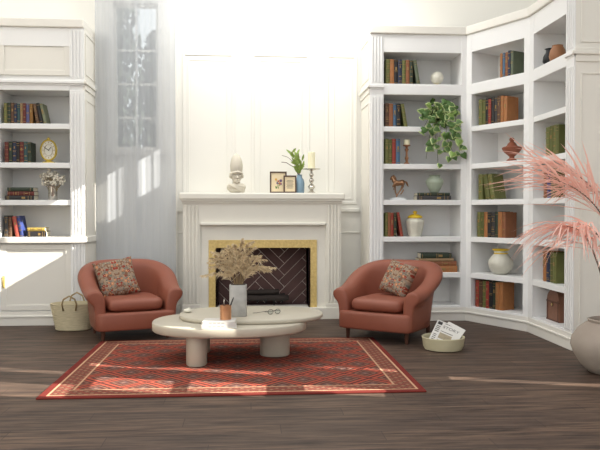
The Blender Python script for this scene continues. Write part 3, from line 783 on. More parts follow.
# firebox
D2 = .40
b = MB(); b.box((fx(FBX0)-.02,D2,.142), (fx(FBX1)+.02,D2+.02,.9)); b.build('mortar_bed', MORTAR, t)
b = MB(); b.box((fx(FBX0)-.02,.02,.142), (fx(FBX0),D2,.866)); b.box((fx(FBX1),.02,.142), (fx(FBX1)+.02,D2,.866)); b.box((fx(FBX0),.1,.866), (fx(FBX1),D2,.886)); b.box((fx(FBX0),.3,.142), (fx(FBX1),D2,.152)); b.build('firebox_lining', SIDEBR, t)
bm = bmesh.new(); bw, bl, g = .105, .42, .007      # herringbone bricks, long side 4 x short
rot = Matrix.Rotation(R(-45), 4, 'Y')
# simple generator: horizontal brick at (i,i)+k*(4..), vertical brick beside it
def quad(x0, z0, x1, z1):
    vs = [bm.verts.new(rot @ V((x, y, z))) for x, y, z in ((x0+g/2,0,z0+g/2),(x1-g/2,0,z0+g/2),(x1-g/2,0,z1-g/2),(x0+g/2,0,z1-g/2),(x0+g/2,-.008,z0+g/2),(x1-g/2,-.008,z0+g/2),(x1-g/2,-.008,z1-g/2),(x0+g/2,-.008,z1-g/2))]
    for f in ((4,5,6,7),(0,1,5,4),(1,2,6,5),(2,3,7,6),(3,0,4,7)): bm.faces.new([vs[q] for q in f])
for a in range(-16, 17):
    for c in range(-5, 6):
        ox = a*bw+c*bl; oz = a*bw-c*bl
        if abs(ox) > 1.3 or abs(oz) > 1.3: continue
        quad(ox, oz, ox+bl, oz+bw)          # along x
        quad(ox+bl-bw*4, oz+bw, ox+bl-bw*3, oz+bw+bl)   # along z, on top of its left end
for n_, co in (((1,0,0), (fx(FBX1)-.28,0,0)), ((-1,0,0), (fx(FBX0)-.28,0,0)), ((0,0,1), (0,0,.885-.5)), ((0,0,-1), (0,0,.15-.5))):
    bmesh.ops.bisect_plane(bm, geom=bm.verts[:]+bm.edges[:]+bm.faces[:], plane_co=co, plane_no=n_, clear_outer=True)
bmesh.ops.recalc_face_normals(bm, faces=bm.faces[:])
me = bpy.data.meshes.new('herringbone_brick'); bm.to_mesh(me); bm.free(); me.materials.append(BRICK)
o = bpy.data.objects.new('herringbone_brick', me); C.objects.link(o); o.parent = t; o.location = (.28, D2, .5)
# logs on a grate
gr = empty('log_grate', (.12, 8.68, .152)); tag(gr, 'black iron grate with bars standing inside the fireplace', 'grate')
b = MB()
for q in range(7): b.tube([(-.3+.1*q,-.09,.075), (-.3+.1*q,-.08,.035), (-.3+.1*q,.07,.035), (-.3+.1*q,.08,.06)], .006, 6)
b.build('bar', BLACK, gr, True)
b = MB()
for s in (-.2, .2): b.tube([(s,-.07,0),(s,-.07,.035),(s,.06,.035),(s,.06,0)], .008, 6)
b.build('foot', BLACK, gr, True)
for q, (p0, p1, r, lab) in enumerate((((-.2,8.65,.235),(.5,8.66,.235),.036,'front charred log lying along the grate'),
                                 ((-.18,8.72,.24),(.46,8.73,.245),.04,'rear charred log lying along the grate'),
                                 ((-.05,8.69,.302),(.38,8.68,.312),.032,'upper charred log resting across two others'))):
    P0, P1 = V(p0), V(p1); b = MB(); pts = [P0.lerp(P1, s/6)+V((0, .006*math.sin(s*2+q), .005*math.cos(s*3+q))) for s in range(7)]
    b.tube(pts, [r*(1+.08*math.sin(s*1.7+q)) for s in range(7)], 10); o = b.build('fire_log', LOG, None, True); tag(o, lab, 'log', 'logs in the fireplace')

# mantel objects
MZ = 1.531; MY = 8.50
# bust: one merged plaster figure
t = empty('plaster_bust', (xat(236.5, MY), MY, MZ), R(10)); b = MB()
b.ball((-.01,0,.03), (.085,.055,.035), 20); b.ball((-.07,0,.065), (.05,.045,.045), 16); b.ball((.065,0,.07), (.05,.045,.045), 16); b.ball((0,-.01,.075), (.085,.055,.045), 16)
b.tube([(0,.005,.07),(0,.005,.11),(0,.0,.16)], [.058,.048,.046], 14)
b.ball((0,-.005,.19), (.06,.062,.07), 20); b.ball((0,-.032,.143), (.04,.036,.032), 14); b.ball((0,-.062,.128), (.018,.014,.013), 10)
b.tube([(0,-.064,.205),(0,-.082,.176),(0,-.072,.168)], [.008,.013,.012], 8)
b.ball((0,-.066,.153), (.022,.01,.0055), 8); b.ball((0,-.066,.145), (.017,.01,.006), 8)
for s in (-1, 1):
    b.ball((s*.026,-.055,.205), (.022,.014,.008), 8); b.ball((s*.025,-.056,.19), (.012,.008,.007), 8)
    for q in range(6): b.ball((s*(.058+.012*math.sin(q)),-.03+.018*q,.205+.012*math.cos(q*2)), (.022,.02,.024), 8)   # curls
remeshed(b, 'bust', PLASTER, t, .0035, 1)
b = MB(); b.lathe([(.060,.225),(.070,.25),(.076,.29),(.077,.33),(.071,.375),(.058,.415),(.038,.45),(.018,.470),(0,.475)], 28, None, True, 1, 1.06)
b.tube([(.074*math.sin(q*PI/8),-.078*math.cos(q*PI/8),.238+.008*math.cos(q*PI/4)) for q in range(17)], .011, 8)
b.tube([(0,-.076,.25),(0,-.078,.31),(0,-.06,.40),(0,-.02,.472),(0,.04,.45),(0,.07,.36)], .008, 6)
remeshed(b, 'helmet', PLASTER, t, .0035, 3)
b = MB()
for s in range(5): b.tube([(-.10+.02*s,-.035-.006*s,.10-.012*s), (-.03+.01*s,-.062,.062-.007*s), (.06,-.055,.05-.010*s), (.09,-.02,.045-.008*s)], .009, 6)
b.build('drapery', PLASTER, t, True)
tag(t, 'cream plaster bust of a helmeted head on the left of mantel', 'bust')
# picture frames
def picture(name, px, w, h, y, rz, tilt, label, kind):
    t = empty(name, (xat(px, y), y, MZ), rz); t.rotation_euler.x = -tilt
    b = MB(); f = .017
    b.box((-w/2,-.01,0), (-w/2+f,.01,h), .003); b.box((w/2-f,-.01,0), (w/2,.01,h), .003); b.box((-w/2+f,-.01,0), (w/2-f,.01,f), .003); b.box((-w/2+f,-.01,h-f), (w/2-f,.01,h), .003); b.build('frame', FRAMEM, t)
    p = MB().box((-w/2+f,-.002,f), (w/2-f,.006,h-f)).build('picture', MATB, t)
    b = MB(); rng = random.Random(4)
    if kind:
        b.use(GRNP); b.tube([(-.02,-.004,.055),(0,-.004,.11),(.03,-.004,.15)], .0022, 4); b.tube([(.0,-.004,.05),(0,-.004,.1),(-.02,-.004,.15)], .0022, 4)
        for q in range(7): a = rng.uniform(0,PI); b.ball((rng.uniform(-.035,.03),-.004,rng.uniform(.05,.11)), (.005,.001,.012), 8)
        for m_, cx, cz, r in ((YELP,-.028,.165,.015), (PURP,.03,.15,.018), (PURP,-.01,.12,.014), (REDP,.02,.115,.013), (REDP,.0,.145,.011), (PURP,.035,.11,.011)):
            b.use(m_)
            for q in range(5): a = 2*PI*q/5; b.ball((cx+r*.6*math.cos(a),-.004,cz+r*.6*math.sin(a)), (r*.45,.001,r*.45), 8)
        b.build('flower_print', None, p)
    else:
        for q in range(7): wd = w*(.26 if q % 2 else .22); b.box((-wd,-.0035,h*.27+q*.0155), (wd,-.002,h*.27+q*.0155+.005))
        b.build('text_print', INK, p)
    b = MB(); M = Matrix.Rotation(R(16), 4, 'X'); b.box((-.02,.012,-.0), (.02,.018,h*.75), 0, Matrix.Translation((0,.012+h*.2,.0)) @ M); b.build('strut', FRAMEM, t)
    return tag(t, label, 'picture frame', 'framed prints on the mantel')
picture('picture_frame', 278.3, .205, .262, 8.535, 0, .02, 'larger dark framed flower print standing on the mantel', 1)
picture('picture_frame', 290, .158, .213, 8.49, 0, .02, 'smaller dark framed text print overlapping the flower print', 0)
# blue vase with leaves
VX, VY = xat(299.5, 8.55), 8.56
t = empty('leafy_vase', (VX, VY, MZ)); t.scale = (1.08,1.0,1.16)
MB().lathe([(.05,0),(.055,.01),(.058,.1),(.05,.14),(.03,.165),(.028,.19),(.034,.195),(.024,.19),(.022,.16),(0,.15)], 24).build('vase', BLUEG, t, 50)
rng = random.Random(9); br = MB(); lf = MB()
def leaf(b, p, d, L, w):
    d = d.normalized(); s = d.cross(V((0,-1,0))).normalized(); nr = s.cross(d)
    pts = [(0,0),(.25,.8),(.55,1),(.85,.55),(1,0)]
    c = [tuple(p+d*L*q) for q, _ in pts]; l = [tuple(p+d*L*q+s*w*k_+nr*.15*w) for q, k_ in pts[1:-1]]; r = [tuple(p+d*L*q-s*w*k_+nr*.15*w) for q, k_ in pts[1:-1]]
    vs = c+l+r; b.add(vs, [(0,1,5),(1,2,6,5),(2,3,7,6),(3,4,7),(0,8,1),(1,8,9,2),(2,9,10,3),(3,10,4)])
for (tx, tz, n_) in ((-.10,.44,10), (-.04,.42,9), (.03,.35,8), (-.06,.33,6), (.055,.28,5), (-.08,.36,6)):
    P = [V((0,0,.16)), V((tx*.15,-.01,.24)), V((tx*.55,-.02,.24+(tz-.24)*.6)), V((tx,-.03,tz))]; br.tube(P, .002, 4)
    for q in range(n_):
        f = .6+2.4*q/n_; i = min(int(f), 2); p = P[i].lerp(P[i+1], f-i)
        leaf(lf, p, V((rng.uniform(-.9,.7), rng.uniform(-.5,.3), rng.uniform(.2,1.0))), rng.uniform(.065,.10), .0125)
br.tube([(0,0,.17),(-.06,-.02,.27),(-.15,-.02,.32),(-.205,-.02,.325)], .0035, 5); br.tube([(0,0,.17),(-.07,-.02,.33),(-.14,-.02,.38),(-.2,-.02,.395)], .0025, 5); br.tube([(0,0,.17),(-.03,0,.3),(-.055,0,.42),(-.062,0,.47)], .003, 5)
br.build('twig', TWIG, t); lf.build('leaf', LEAFO, t)
tag(t, 'slim blue vase with green leafy branches on the mantel', 'vase of leaves')
# silver candle stand
t = empty('candle_stand', (xat(311.5, 8.52), 8.52, MZ)); t.scale = (1.1,1.1,1.16)
MB().lathe([(.042,0),(.045,.008),(.03,.018),(.018,.03),(.03,.045),(.042,.068),(.028,.088),(.012,.1),(.022,.118),(.03,.135),(.02,.15),(.01,.162),(.02,.178),(.026,.192),(.014,.21),(.012,.23),(.03,.24),(.095,.248),(.1,.255),(.09,.254),(0,.25)], 28).build('stand', SILVER, t, 60)
MB().lathe([(.04,.25),(.04,.425),(.033,.43),(.008,.424),(0,.424)], 24).build('candle', WAX, t, 50)
MB().tube([(0,0,.42),(.002,0,.438)], .0015, 4).build('wick', BLACK, t)
tag(t, 'silver baluster candle stand with tall ivory pillar candle', 'candle stand')

# ------------------------------------------------------------------ rug
HX, HY = 1.375, 1.085
o = MB().box((-HX,-HY,0), (HX,HY,.012), .004).build('kilim_rug', rug_mat(HX, HY), None, False, (-.092, 6.025, .0005))
tag(o, 'red patterned kilim rug lying on the dark wooden floor', 'rug')

# ------------------------------------------------------------------ armchairs
def smooth01(x): x = max(0, min(1, x)); return x*x*(3-2*x)
def armchair(loc, rz, label):
    t = empty('armchair', loc, rz); tag(t, label, 'armchair', 'terracotta leather tub armchairs')
    HW, FY = .365, -.36
    # U path from left front round the back to the right front
    path = []; 
    for q in range(5): path.append((-HW-.01*q/4, FY+(.06-FY)*q/4))
    for q in range(1, 12): a = PI-PI*q/12; path.append(((HW+.01)*math.cos(a)*1.0, .06+.34*math.sin(a)))
    for q in range(5): path.append((HW+.01*(4-q)/4, .06+(FY-.06)*q/4))
    n = len(path); vs = []; fs = []; sec = None
    for i, (x, y) in enumerate(path):
        a = V(path[min(i+1, n-1)])-V(path[max(i-1, 0)]); a.normalize(); nx, ny = -a.y, a.x    # outward = left of travel
        s = i/(n-1); up = smooth01((1-abs(s-.5)/.46)*1.3)
        Hh = .525+.255*up; lean = .05*up
        prof = [(.055,.125),(.06,.25),(.068,Hh-.16),(.105,Hh-.125),(.142,Hh-.09),(.152,Hh-.04),(.118,Hh-.002),(.05,Hh+.01),(0,Hh-.005),(-.035,Hh-.04),(-.052,Hh-.10),(-.06,.36),(-.06,.125)]
        if i in (0, n-1): prof = [((p-.04)*.93+.04, (z-.33)*.97+.33) for p, z in prof]
        sec = len(prof)
        for p, z in prof:
            f = max(0, (z-.3)/(Hh-.3)); p2 = p+lean*f*(1+.4*up)
            vs.append((x+nx*p2, y+ny*p2, z))
    for i in range(n-1):
        for j in range(sec): fs.append((i*sec+j, i*sec+(j+1)%sec, (i+1)*sec+(j+1)%sec, (i+1)*sec+j))
    # closed ends with an inset loop for a crisp padded front
    for e, base in ((0, 0), (1, (n-1)*sec)):
        L0 = [vs[base+j] for j in range(sec)]; cx = sum(p[0] for p in L0)/sec; cz = sum(p[2] for p in L0)/sec
        ins = len(vs)
        for p in L0: vs.append((cx+(p[0]-cx)*.8, p[1]-.022, cz+(p[2]-cz)*.93))
        for j in range(sec):
            k2 = (j+1)%sec; f = (base+j, ins+j, ins+k2, base+k2); fs.append(f if e == 0 else f[::-1])
        # triangulated strip across: pair first/last
        for j in range(sec//2):
            a_, b_, c_, d_ = ins+j, ins+j+1, ins+sec-2-j, ins+sec-1-j
            if b_ == c_: f = (a_, b_, d_)
            elif b_ > c_: continue
            else: f = (a_, b_, c_, d_)
            fs.append(f if e == 1 else f[::-1])
    b = MB(); b.add(vs, fs)
    o = b.build('backrest', LEATHER, t, True, sub=2)
    bm = bmesh.new(); bm.from_mesh(o.data); bmesh.ops.recalc_face_normals(bm, faces=bm.faces[:]); bm.to_mesh(o.data); bm.free()
    # seat base: rounded front rail running the full width
    b = MB(); pts = []
    for q in range(9): a = -PI+PI*q/8*0; 
    outline = []
    W2 = HW+.055
    outline = [(-W2,.06)]+[(-W2,-.2),(-W2,-.34),(-W2+.02,-.405),(-W2+.08,-.425),(0,-.43),(W2-.08,-.425),(W2-.02,-.405),(W2,-.34),(W2,-.2),(W2,.06)]+[((W2)*math.cos(PI*q/8), .06+.385*math.sin(PI*q/8)) for q in range(1, 8)]
    m_ = len(outline); vs = []; fs = []
    for sc, z in ((.95,.118),(.985,.122),(1,.14),(1.004,.2),(1,.27),(.985,.292),(.95,.298)):
        for x, y in outline: vs.append((x*sc, (y+0)*sc, z))
    for i in range(6):
        for j in range(m_): fs.append((i*m_+j, i*m_+(j+1)%m_, (i+1)*m_+(j+1)%m_, (i+1)*m_+j))
    fs.append(tuple(range(m_))[::-1]); fs.append(tuple(6*m_+j for j in range(m_))); b.add(vs, fs)
    b.build('seat_base', LEATHER, t, 60)
    # cushion
    def superq(w, d, h, cx, cy, cz, nx=22, ny=18, e=.28):
        vs = []; fs = []
        for i in range(nx+1):
            a = -PI/2+PI*i/nx
            for j in range(ny*2):
                w_ = 2*PI*j/(ny*2); sp = lambda v_, k_: math.copysign(abs(v_)**k_, v_)
                vs.append((cx+w*sp(math.cos(a), .22)*sp(math.cos(w_), e), cy+d*sp(math.cos(a), .22)*sp(math.sin(w_), e), cz+h*sp(math.sin(a), .8)*(1)))
        for i in range(nx):
            for j in range(ny*2): k2 = (j+1)%(ny*2); fs.append((i*ny*2+j, i*ny*2+k2, (i+1)*ny*2+k2, (i+1)*ny*2+j))
        return vs, fs
    b = MB(); b.add(*superq(.298, .335, .068, 0, -.058, .366)); b.build('seat_cushion', LEATHER, t, True)
    for sx in (-1, 1):
        for sy, hh in ((-.32, 1), (.27, 1)):
            b = MB(); M = Matrix.Translation((sx*.34, sy, 0)); b.lathe([(.015,0),(.017,.005),(.027,.125),(0,.125)], 14, M); b.build('leg', WOODD, t, 40)
    return t
def pillow(loc, rx, rz, ry, label, S_=.2):
    b = MB(); n = 26; vs = []; fs = []
    for sgn in (-1, 1):
        for i in range(n+1):
            for j in range(n+1):
                u, w = -1+2*i/n, -1+2*j/n
                th = .075*((1-u**4)*(1-w**4))**.55
                pin = 1-.07*(1-abs(w)**2)*abs(u)**3; pin2 = 1-.07*(1-abs(u)**2)*abs(w)**3
                vs.append((u*S_*pin, sgn*th, w*S_*pin2))
    q = (n+1)**2
    for i in range(n):
        for j in range(n):
            a = i*(n+1)+j; fs.append((a, a+n+1, a+n+2, a+1)); fs.append((q+a, q+a+1, q+a+n+2, q+a+n+1))
    b.add(vs, fs); o = b.build('throw_pillow', FLORAL, None, True)
    bm = bmesh.new(); bm.from_mesh(o.data); bmesh.ops.remove_doubles(bm, verts=bm.verts[:], dist=1e-5); bmesh.ops.recalc_face_normals(bm, faces=bm.faces[:]); bm.to_mesh(o.data); bm.free()
    o.location = loc; o.rotation_mode = 'YXZ'
    o.matrix_world = Matrix.Translation(loc) @ Matrix.Rotation(rz, 4, 'Z') @ Matrix.Rotation(rx, 4, 'X') @ Matrix.Rotation(ry, 4, 'Y')
    return tag(o, label, 'pillow', 'floral throw pillows')
def inch(chair, x, y, z):
    c, s = math.cos(chair.rotation_euler.z), math.sin(chair.rotation_euler.z)
    return (chair.location.x+c*x-s*y, chair.location.y+s*x+c*y, chair.location.z+z)
LC = armchair((-1.245, 7.49, 0), R(20), 'left terracotta leather tub armchair in front of the curtains')
RC = armchair((1.47, 7.20, 0), R(-36), 'right terracotta leather tub armchair in front of the bookcase')
LC.scale = RC.scale = (.955,.96,.985)
pillow(inch(LC, -.12, .10, .60), R(-24), R(18), R(-11), 'floral red and cream pillow on the left armchair', .21)
pillow(inch(RC, .06, .09, .60), R(-24), R(-36-14), R(12), 'floral red and cream pillow on the right armchair', .185)

# ------------------------------------------------------------------ coffee table
def blob(b, a_, b_, z0, z1, cx, cy, n=72, e=2.3, r=.012):
    vs = []; fs = []
    rings = [(-r,z0),(0,z0+r),(0,z1-r),(-r*.3,z1-r*.3),(-r,z1)]
    for ins, z in rings:
        for k_ in range(n):
            t_ = 2*PI*k_/n; c, s = math.cos(t_), math.sin(t_)
            x = math.copysign(abs(c)**(2/e), c)*(a_+ins); y = math.copysign(abs(s)**(2/e), s)*(b_+ins)
            vs.append((cx+x, cy+y, z))
    for i in range(4):
        for k_ in range(n): fs.append((i*n+k_, i*n+(k_+1)%n, (i+1)*n+(k_+1)%n, (i+1)*n+k_))
    fs.append(tuple(range(n))[::-1]); fs.append(tuple(4*n+k_ for k_ in range(n))); b.add(vs, fs)
TX, TY = -.16, 6.2
TZ1, TZ2 = .35, .39
t = empty('coffee_table', (TX, TY, .0125)); tag(t, 'cream plaster coffee table of two overlapping round slabs on drum legs', 'coffee table')
o0 = .0125
b = MB(); blob(b, .675, .50, .27-o0, TZ1-o0, 0, 0); b.build('lower_top', STONE, t, 50)
b = MB(); blob(b, .645, .455, TZ1-o0, TZ2-o0, .19, .135); b.build('upper_top', STONE, t, 50)
for x, y, a_, b__ in ((-.275,-.235,.088,.13), (.40,.115,.135,.13), (-.29,.28,.1,.1)):
    b = MB(); blob(b, a_, b__, 0, .27-o0, x, y, 40, 2.2, .004); b.build('leg', STONE, t, 50)
# things on the table
cvx, cvy = xat(238, 6.15), 6.15
t = empty('pampas_vase', (cvx, cvy, TZ2)); tag(t, 'square grey concrete vase of dried pampas grass on the coffee table', 'vase of pampas')
b = MB(); blob(b, .076, .076, 0, .275, 0, 0, 40, 5, .006); o = b.build('vase', CONC, t, 50)
b = MB(); blob(b, .066, .066, .275, .2765, 0, 0, 40, 5, .0005); b.build('vase_mouth', SOIL, t)
rng = random.Random(21)
plumes = []
for i in range(22):
    a = R(-80+160*i/21)+rng.uniform(-.1,.1)      # fan angle
    Lp = rng.uniform(.30,.40); dp = rng.uniform(-.6,.6)
    tip = V((math.sin(a)*Lp*.86, dp*.17, .28+math.cos(a)*Lp*.95+.03))
    P = [V((tip.x*.06, tip.y*.1, .24)), V((tip.x*.25, tip.y*.3, .3+.35*(tip.z-.3)+.03)), V((tip.x*.62, tip.y*.65, .3+.78*(tip.z-.3)+.035)), tip]
    b = MB().use(STALK); Q = []
    for s in range(13):
        f = s/12*3; j = min(int(f), 2); Q.append(P[j].lerp(P[j+1], f-j))
    b.tube(Q, .002, 4); b.use(PAMPAS)
    for s in range(120):
        f = .22+.78*s/120; ff = f*12; j = min(int(ff), 11); p = Q[j].lerp(Q[j+1], ff-j); tg = (Q[j+1]-Q[j]).normalized()
        d = (tg*1.0+V((rng.uniform(-.8,.8), rng.uniform(-.8,.8), rng.uniform(-.7,.6)))).normalized(); Ls = .055*(1.25-f)*rng.uniform(.7,1.3)+.012
        sd = d.cross(V((rng.uniform(-1,1), -1, rng.uniform(-1,1)))).normalized()*.0042
        m_ = p+d*Ls*.5; e = p+d*Ls+V((0,0,-.008))
        b.add([tuple(p-sd*.4), tuple(p+sd*.4), tuple(m_+sd), tuple(m_-sd), tuple(e)], [(0,1,2,3), (3,2,4)])
    b.build('plume', None, t)
# books under the pen cup
bx, by = xat(219.5, 5.82), 5.82
def flat_book(w, d, h, x, y, z, rz, label, m_):
    t_ = empty('coffee_table_book', (x, y, z), rz); bb = MB(); th = .003
    bb.box((-w/2,-d/2,0), (w/2,d/2,th)); bb.box((-w/2,-d/2,h-th), (w/2,d/2,h)); bb.box((-w/2,-d/2,th), (-w/2+.003,d/2,h-th)); bb.box((-w/2,-d/2,th),(w/2-.0,-d/2+.003,h-th)); bb.build('cover', m_, t_)
    bb = MB().box((-w/2+.003,-d/2+.003,th), (w/2-.004,d/2-.004,h-th)); bb.build('pages', PAGES, t_)
    bb = MB()
    for q in range(4): bb.box((-w*.30+q*.034,-d/2-.0006,h*.45), (-w*.30+q*.034+.024,-d/2,h*.58))
    bb.build('spine_print', INK, t_)
    return tag(t_, label, 'book', 'white books on the coffee table')
flat_book(.285, .20, .030, bx-.005, by, TZ1, R(2), 'white book lying lowest on the coffee table, under another', SHEET)
flat_book(.265, .19, .026, bx, by, TZ1+.0305, R(-3), 'white book lying on top under the copper pen cup', SHEET)
# the books sit beside the upper slab, so the cup stands on them
ctop = TZ1+.0565
t = empty('pen_cup', (xat(225.5, by+.02), by+.02, ctop)); t.scale = (1.12,1.12,1.22); tag(t, 'ribbed copper pen cup standing on the white books', 'pen cup')
MB().lathe([(.04,0),(.043,.004),(.041,.012),(.043,.02),(.041,.028),(.043,.036),(.041,.044),(.043,.052),(.041,.06),(.043,.068),(.043,.095),(.038,.095),(.037,.01),(0,.01)], 28).build('cup', COPPER, t, 40)
for p0, p1, r_, m_, lab in (((-.01,0,.012),(-.012,.0,.155),.0045,SILVER,'thin silver pen standing upright in the copper cup'), ((.0,.0,.012),(.06,.015,.165),.006,INKD,'dark marker pen leaning right in the copper cup')):
    b = MB(); P0 = V(t.location)+V(p0)*1.15; P1 = V(t.location)+V(p1)*1.1; b.tube([P0, P0.lerp(P1,.9), P1], [r_, r_, r_*.4], 8); o = b.build('pen', m_, None, True); tag(o, lab, 'pen', 'pens in the copper cup')
# eyeglasses
t = empty('eyeglasses', (xat(274, 6.22), 6.22, TZ2+.001), R(25)); b = MB()
for s in (-1, 1):
    b.tube([(s*.035+.026*math.cos(2*PI*q/20), 0, .022+.021*math.sin(2*PI*q/20)) for q in range(21)], .0022, 6)
b.tube([(-.009,0,.028),(0,-.002,.032),(.009,0,.028)], .0022, 6); b.build('rim', BLACK, t, True)
for s in (-1, 1): MB().tube([(s*.061,0,.03),(s*.063,.02,.028),(s*.06-.06,.11,.006),(s*.06-.085,.135,.003)], .0022, 6).build('temple', BLACK, t, True)
b = MB()
for s in (-1, 1): b.lathe([(.0,-.0005),(.024,-.0005),(.024,.0005),(0,.0005)], 20, Matrix.Translation((s*.035,0,.022)) @ Matrix.Rotation(PI/2, 4, 'X'))
b.build('lens', GLASS, t)
tag(t, 'thin black rimmed eyeglasses resting on the coffee table', 'eyeglasses')
# small shell
b = MB(); vs = []; rng = random.Random(5)
b.ball((0,0,.018), (.04,.028,.018), 14); b.ball((.012,0,.03), (.02,.016,.016), 10); b.ball((.02,-.005,.04), (.009,.008,.009), 8)
o = b.build('seashell', PORCEL, None, True, (xat(187.5, 6.37), 6.37, TZ2)); tag(o, 'small pearly seashell at the left side of the coffee table', 'seashell')

# ------------------------------------------------------------------ straw basket
t = empty('straw_basket', (-1.93, 7.89, 0)); tag(t, 'woven straw basket with loop handles on floor by left armchair', 'basket')
b = MB(); prof = []; n = 13
for q in range(n):
    f = q/(n-1); z = .005+.275*f; r = .185+.055*f
    prof += [(r, z), (r+.007, z+.007), (r+.007, z+.014)]
prof = [(.165,0)]+prof+[(.243,.295),(.232,.295),(.175,.012),(0,.012)]
b.lathe(prof, 40, None, True, 1, .72); b.build('body', STRAW, t, 50)
for s in (-1, 1): MB().tube([(-.075+.01,s*.165,.23),(-.078,s*.176,.30),(-.06,s*.176,.355),(0,s*.174,.39),(.06,s*.176,.355),(.078,s*.176,.30),(.065,s*.165,.23)], .009, 8).build('handle', STRAWD, t, True)

# ------------------------------------------------------------------ magazine tub
t = empty('magazine_tub', (1.845, 6.50, 0)); tag(t, 'low cream oval tub holding papers on floor beside right armchair', 'tub')
b = MB().lathe([(.15,0),(.175,.006),(.19,.04),(.198,.10),(.203,.118),(.198,.124),(.190,.118),(.182,.05),(.165,.018),(0,.018)], 44); b.build('body', TUB, t, 50)
def paper(loc, rz, tiltx, w, h, label, bend, printed, roll=0):
    M0 = Matrix.Translation(loc) @ Matrix.Rotation(rz, 4, 'Z') @ Matrix.Rotation(-tiltx, 4, 'X') @ Matrix.Rotation(roll, 4, 'Y')
    def pt(u, v, o): return (u*w, bend*math.sin(PI*v)*.0-bend*4*(v-.5)**2*.2+bend*(v**2)+o, v*h)
    def sheet(u0, u1, v0, v1, o, m_, nm, par):
        b = MB(); nu, nv = 4, 10; vs = []; fs = []
        for off in (0, .0015 if nm == 'print' else .006):
            for j in range(nv+1):
                for i in range(nu+1): vs.append(pt(u0+(u1-u0)*i/nu, v0+(v1-v0)*j/nv, o-off if nm == 'print' else o+off))
        k_ = (nu+1)*(nv+1)
        for j in range(nv):
            for i in range(nu): a = j*(nu+1)+i; fs += [(a, a+1, a+nu+2, a+nu+1), (k_+a, k_+a+nu+1, k_+a+nu+2, k_+a+1)]
        for i in range(nu): fs += [(i, k_+i, k_+i+1, i+1), (nv*(nu+1)+i, nv*(nu+1)+i+1, k_+nv*(nu+1)+i+1, k_+nv*(nu+1)+i)]
        for j in range(nv): a = j*(nu+1); c_ = a+nu; fs += [(a, a+nu+1, k_+a+nu+1, k_+a), (c_, k_+c_, k_+c_+nu+1, c_+nu+1)]
        b.add(vs, fs, None); return b.build(nm, m_, par)
    o = sheet(-.5, .5, 0, 1, 0, SHEET, 'newspaper', None)
    if printed:
        e = -.0015
        def pr(u0, u1, v0, v1, m_): q = sheet(u0, u1, v0, v1, e, m_, 'print', o); return q
        pr(-.44, -.22, .82, .95, INKD)
        pr(-.16, .44, .28, .52, PHOTO); pr(-.16, .44, .58, .60, INK)
        for q in range(4): pr(-.44, -.24, .50+.075*q, .535+.075*q, INK)
        for q in range(4): pr(-.42, -.26, .14+.075*q, .165+.075*q, INK)
        for q in range(2): pr(-.16, .44, .12+.07*q, .145+.07*q, INK)
        pr(-.1, .3, .93, .95, INKD)
        cu = bpy.data.curves.new('headline', 'FONT'); cu.body = 'STORY'; cu.size = .052; cu.extrude = .0006
        ho = bpy.data.objects.new('tmp', cu); C.objects.link(ho); dg = bpy.context.evaluated_depsgraph_get()
        me = bpy.data.meshes.new_from_object(ho.evaluated_get(dg)); C.objects.unlink(ho); bpy.data.objects.remove(ho)
        for v_ in me.vertices:
            x, y = v_.co.x/w-.14, v_.co.y/h+.74; v_.co = V(pt(x, y, -.0025))+V((0, -v_.co.z, 0))
        me.materials.clear(); me.materials.append(INK); ho = bpy.data.objects.new('headline', me); C.objects.link(ho); ho.parent = o
    o.matrix_world = M0
    return tag(o, label, 'newspaper', 'newspapers in the cream tub')
paper((1.765, 6.40, .055), R(4), R(50), .20, .33, 'front newspaper with picture leaning in the cream tub', .02, True, R(33))
paper((1.835, 6.43, .060), R(0), R(48), .18, .29, 'rear newspaper half hidden behind the printed one in the tub', .02, False, R(38))

# ------------------------------------------------------------------ clay pot with pink palm
PX, PY = 2.93, 5.45
t = empty('palm_pot', (PX, PY, 0)); tag(t, 'large grey clay pot with arching pink feathery palm fronds at right', 'potted plant')
MB().lathe([(.14,0),(.17,.005),(.23,.06),(.285,.15),(.31,.22),(.30,.28),(.26,.345),(.20,.395),(.175,.41),(.18,.43),(.165,.435),(.155,.41),(.16,.38),(0,.37)], 48).build('pot', CLAY, t, 60)
rng = random.Random(31)
def bez(p, n=30):
    p = [V(q) for q in p]; p = [p[0]*2-p[1]]+p+[p[-1]*2-p[-2]]; out = []; m = len(p)-3
    for i in range(n+1):
        f = i/n*m; j = min(int(f), m-1); t_ = f-j; a_, b_, c_, d_ = p[j:j+4]
        out.append(.5*((2*b_)+(c_-a_)*t_+(2*a_-5*b_+4*c_-d_)*t_**2+(3*b_-a_-3*c_+d_)*t_**3))
    return out
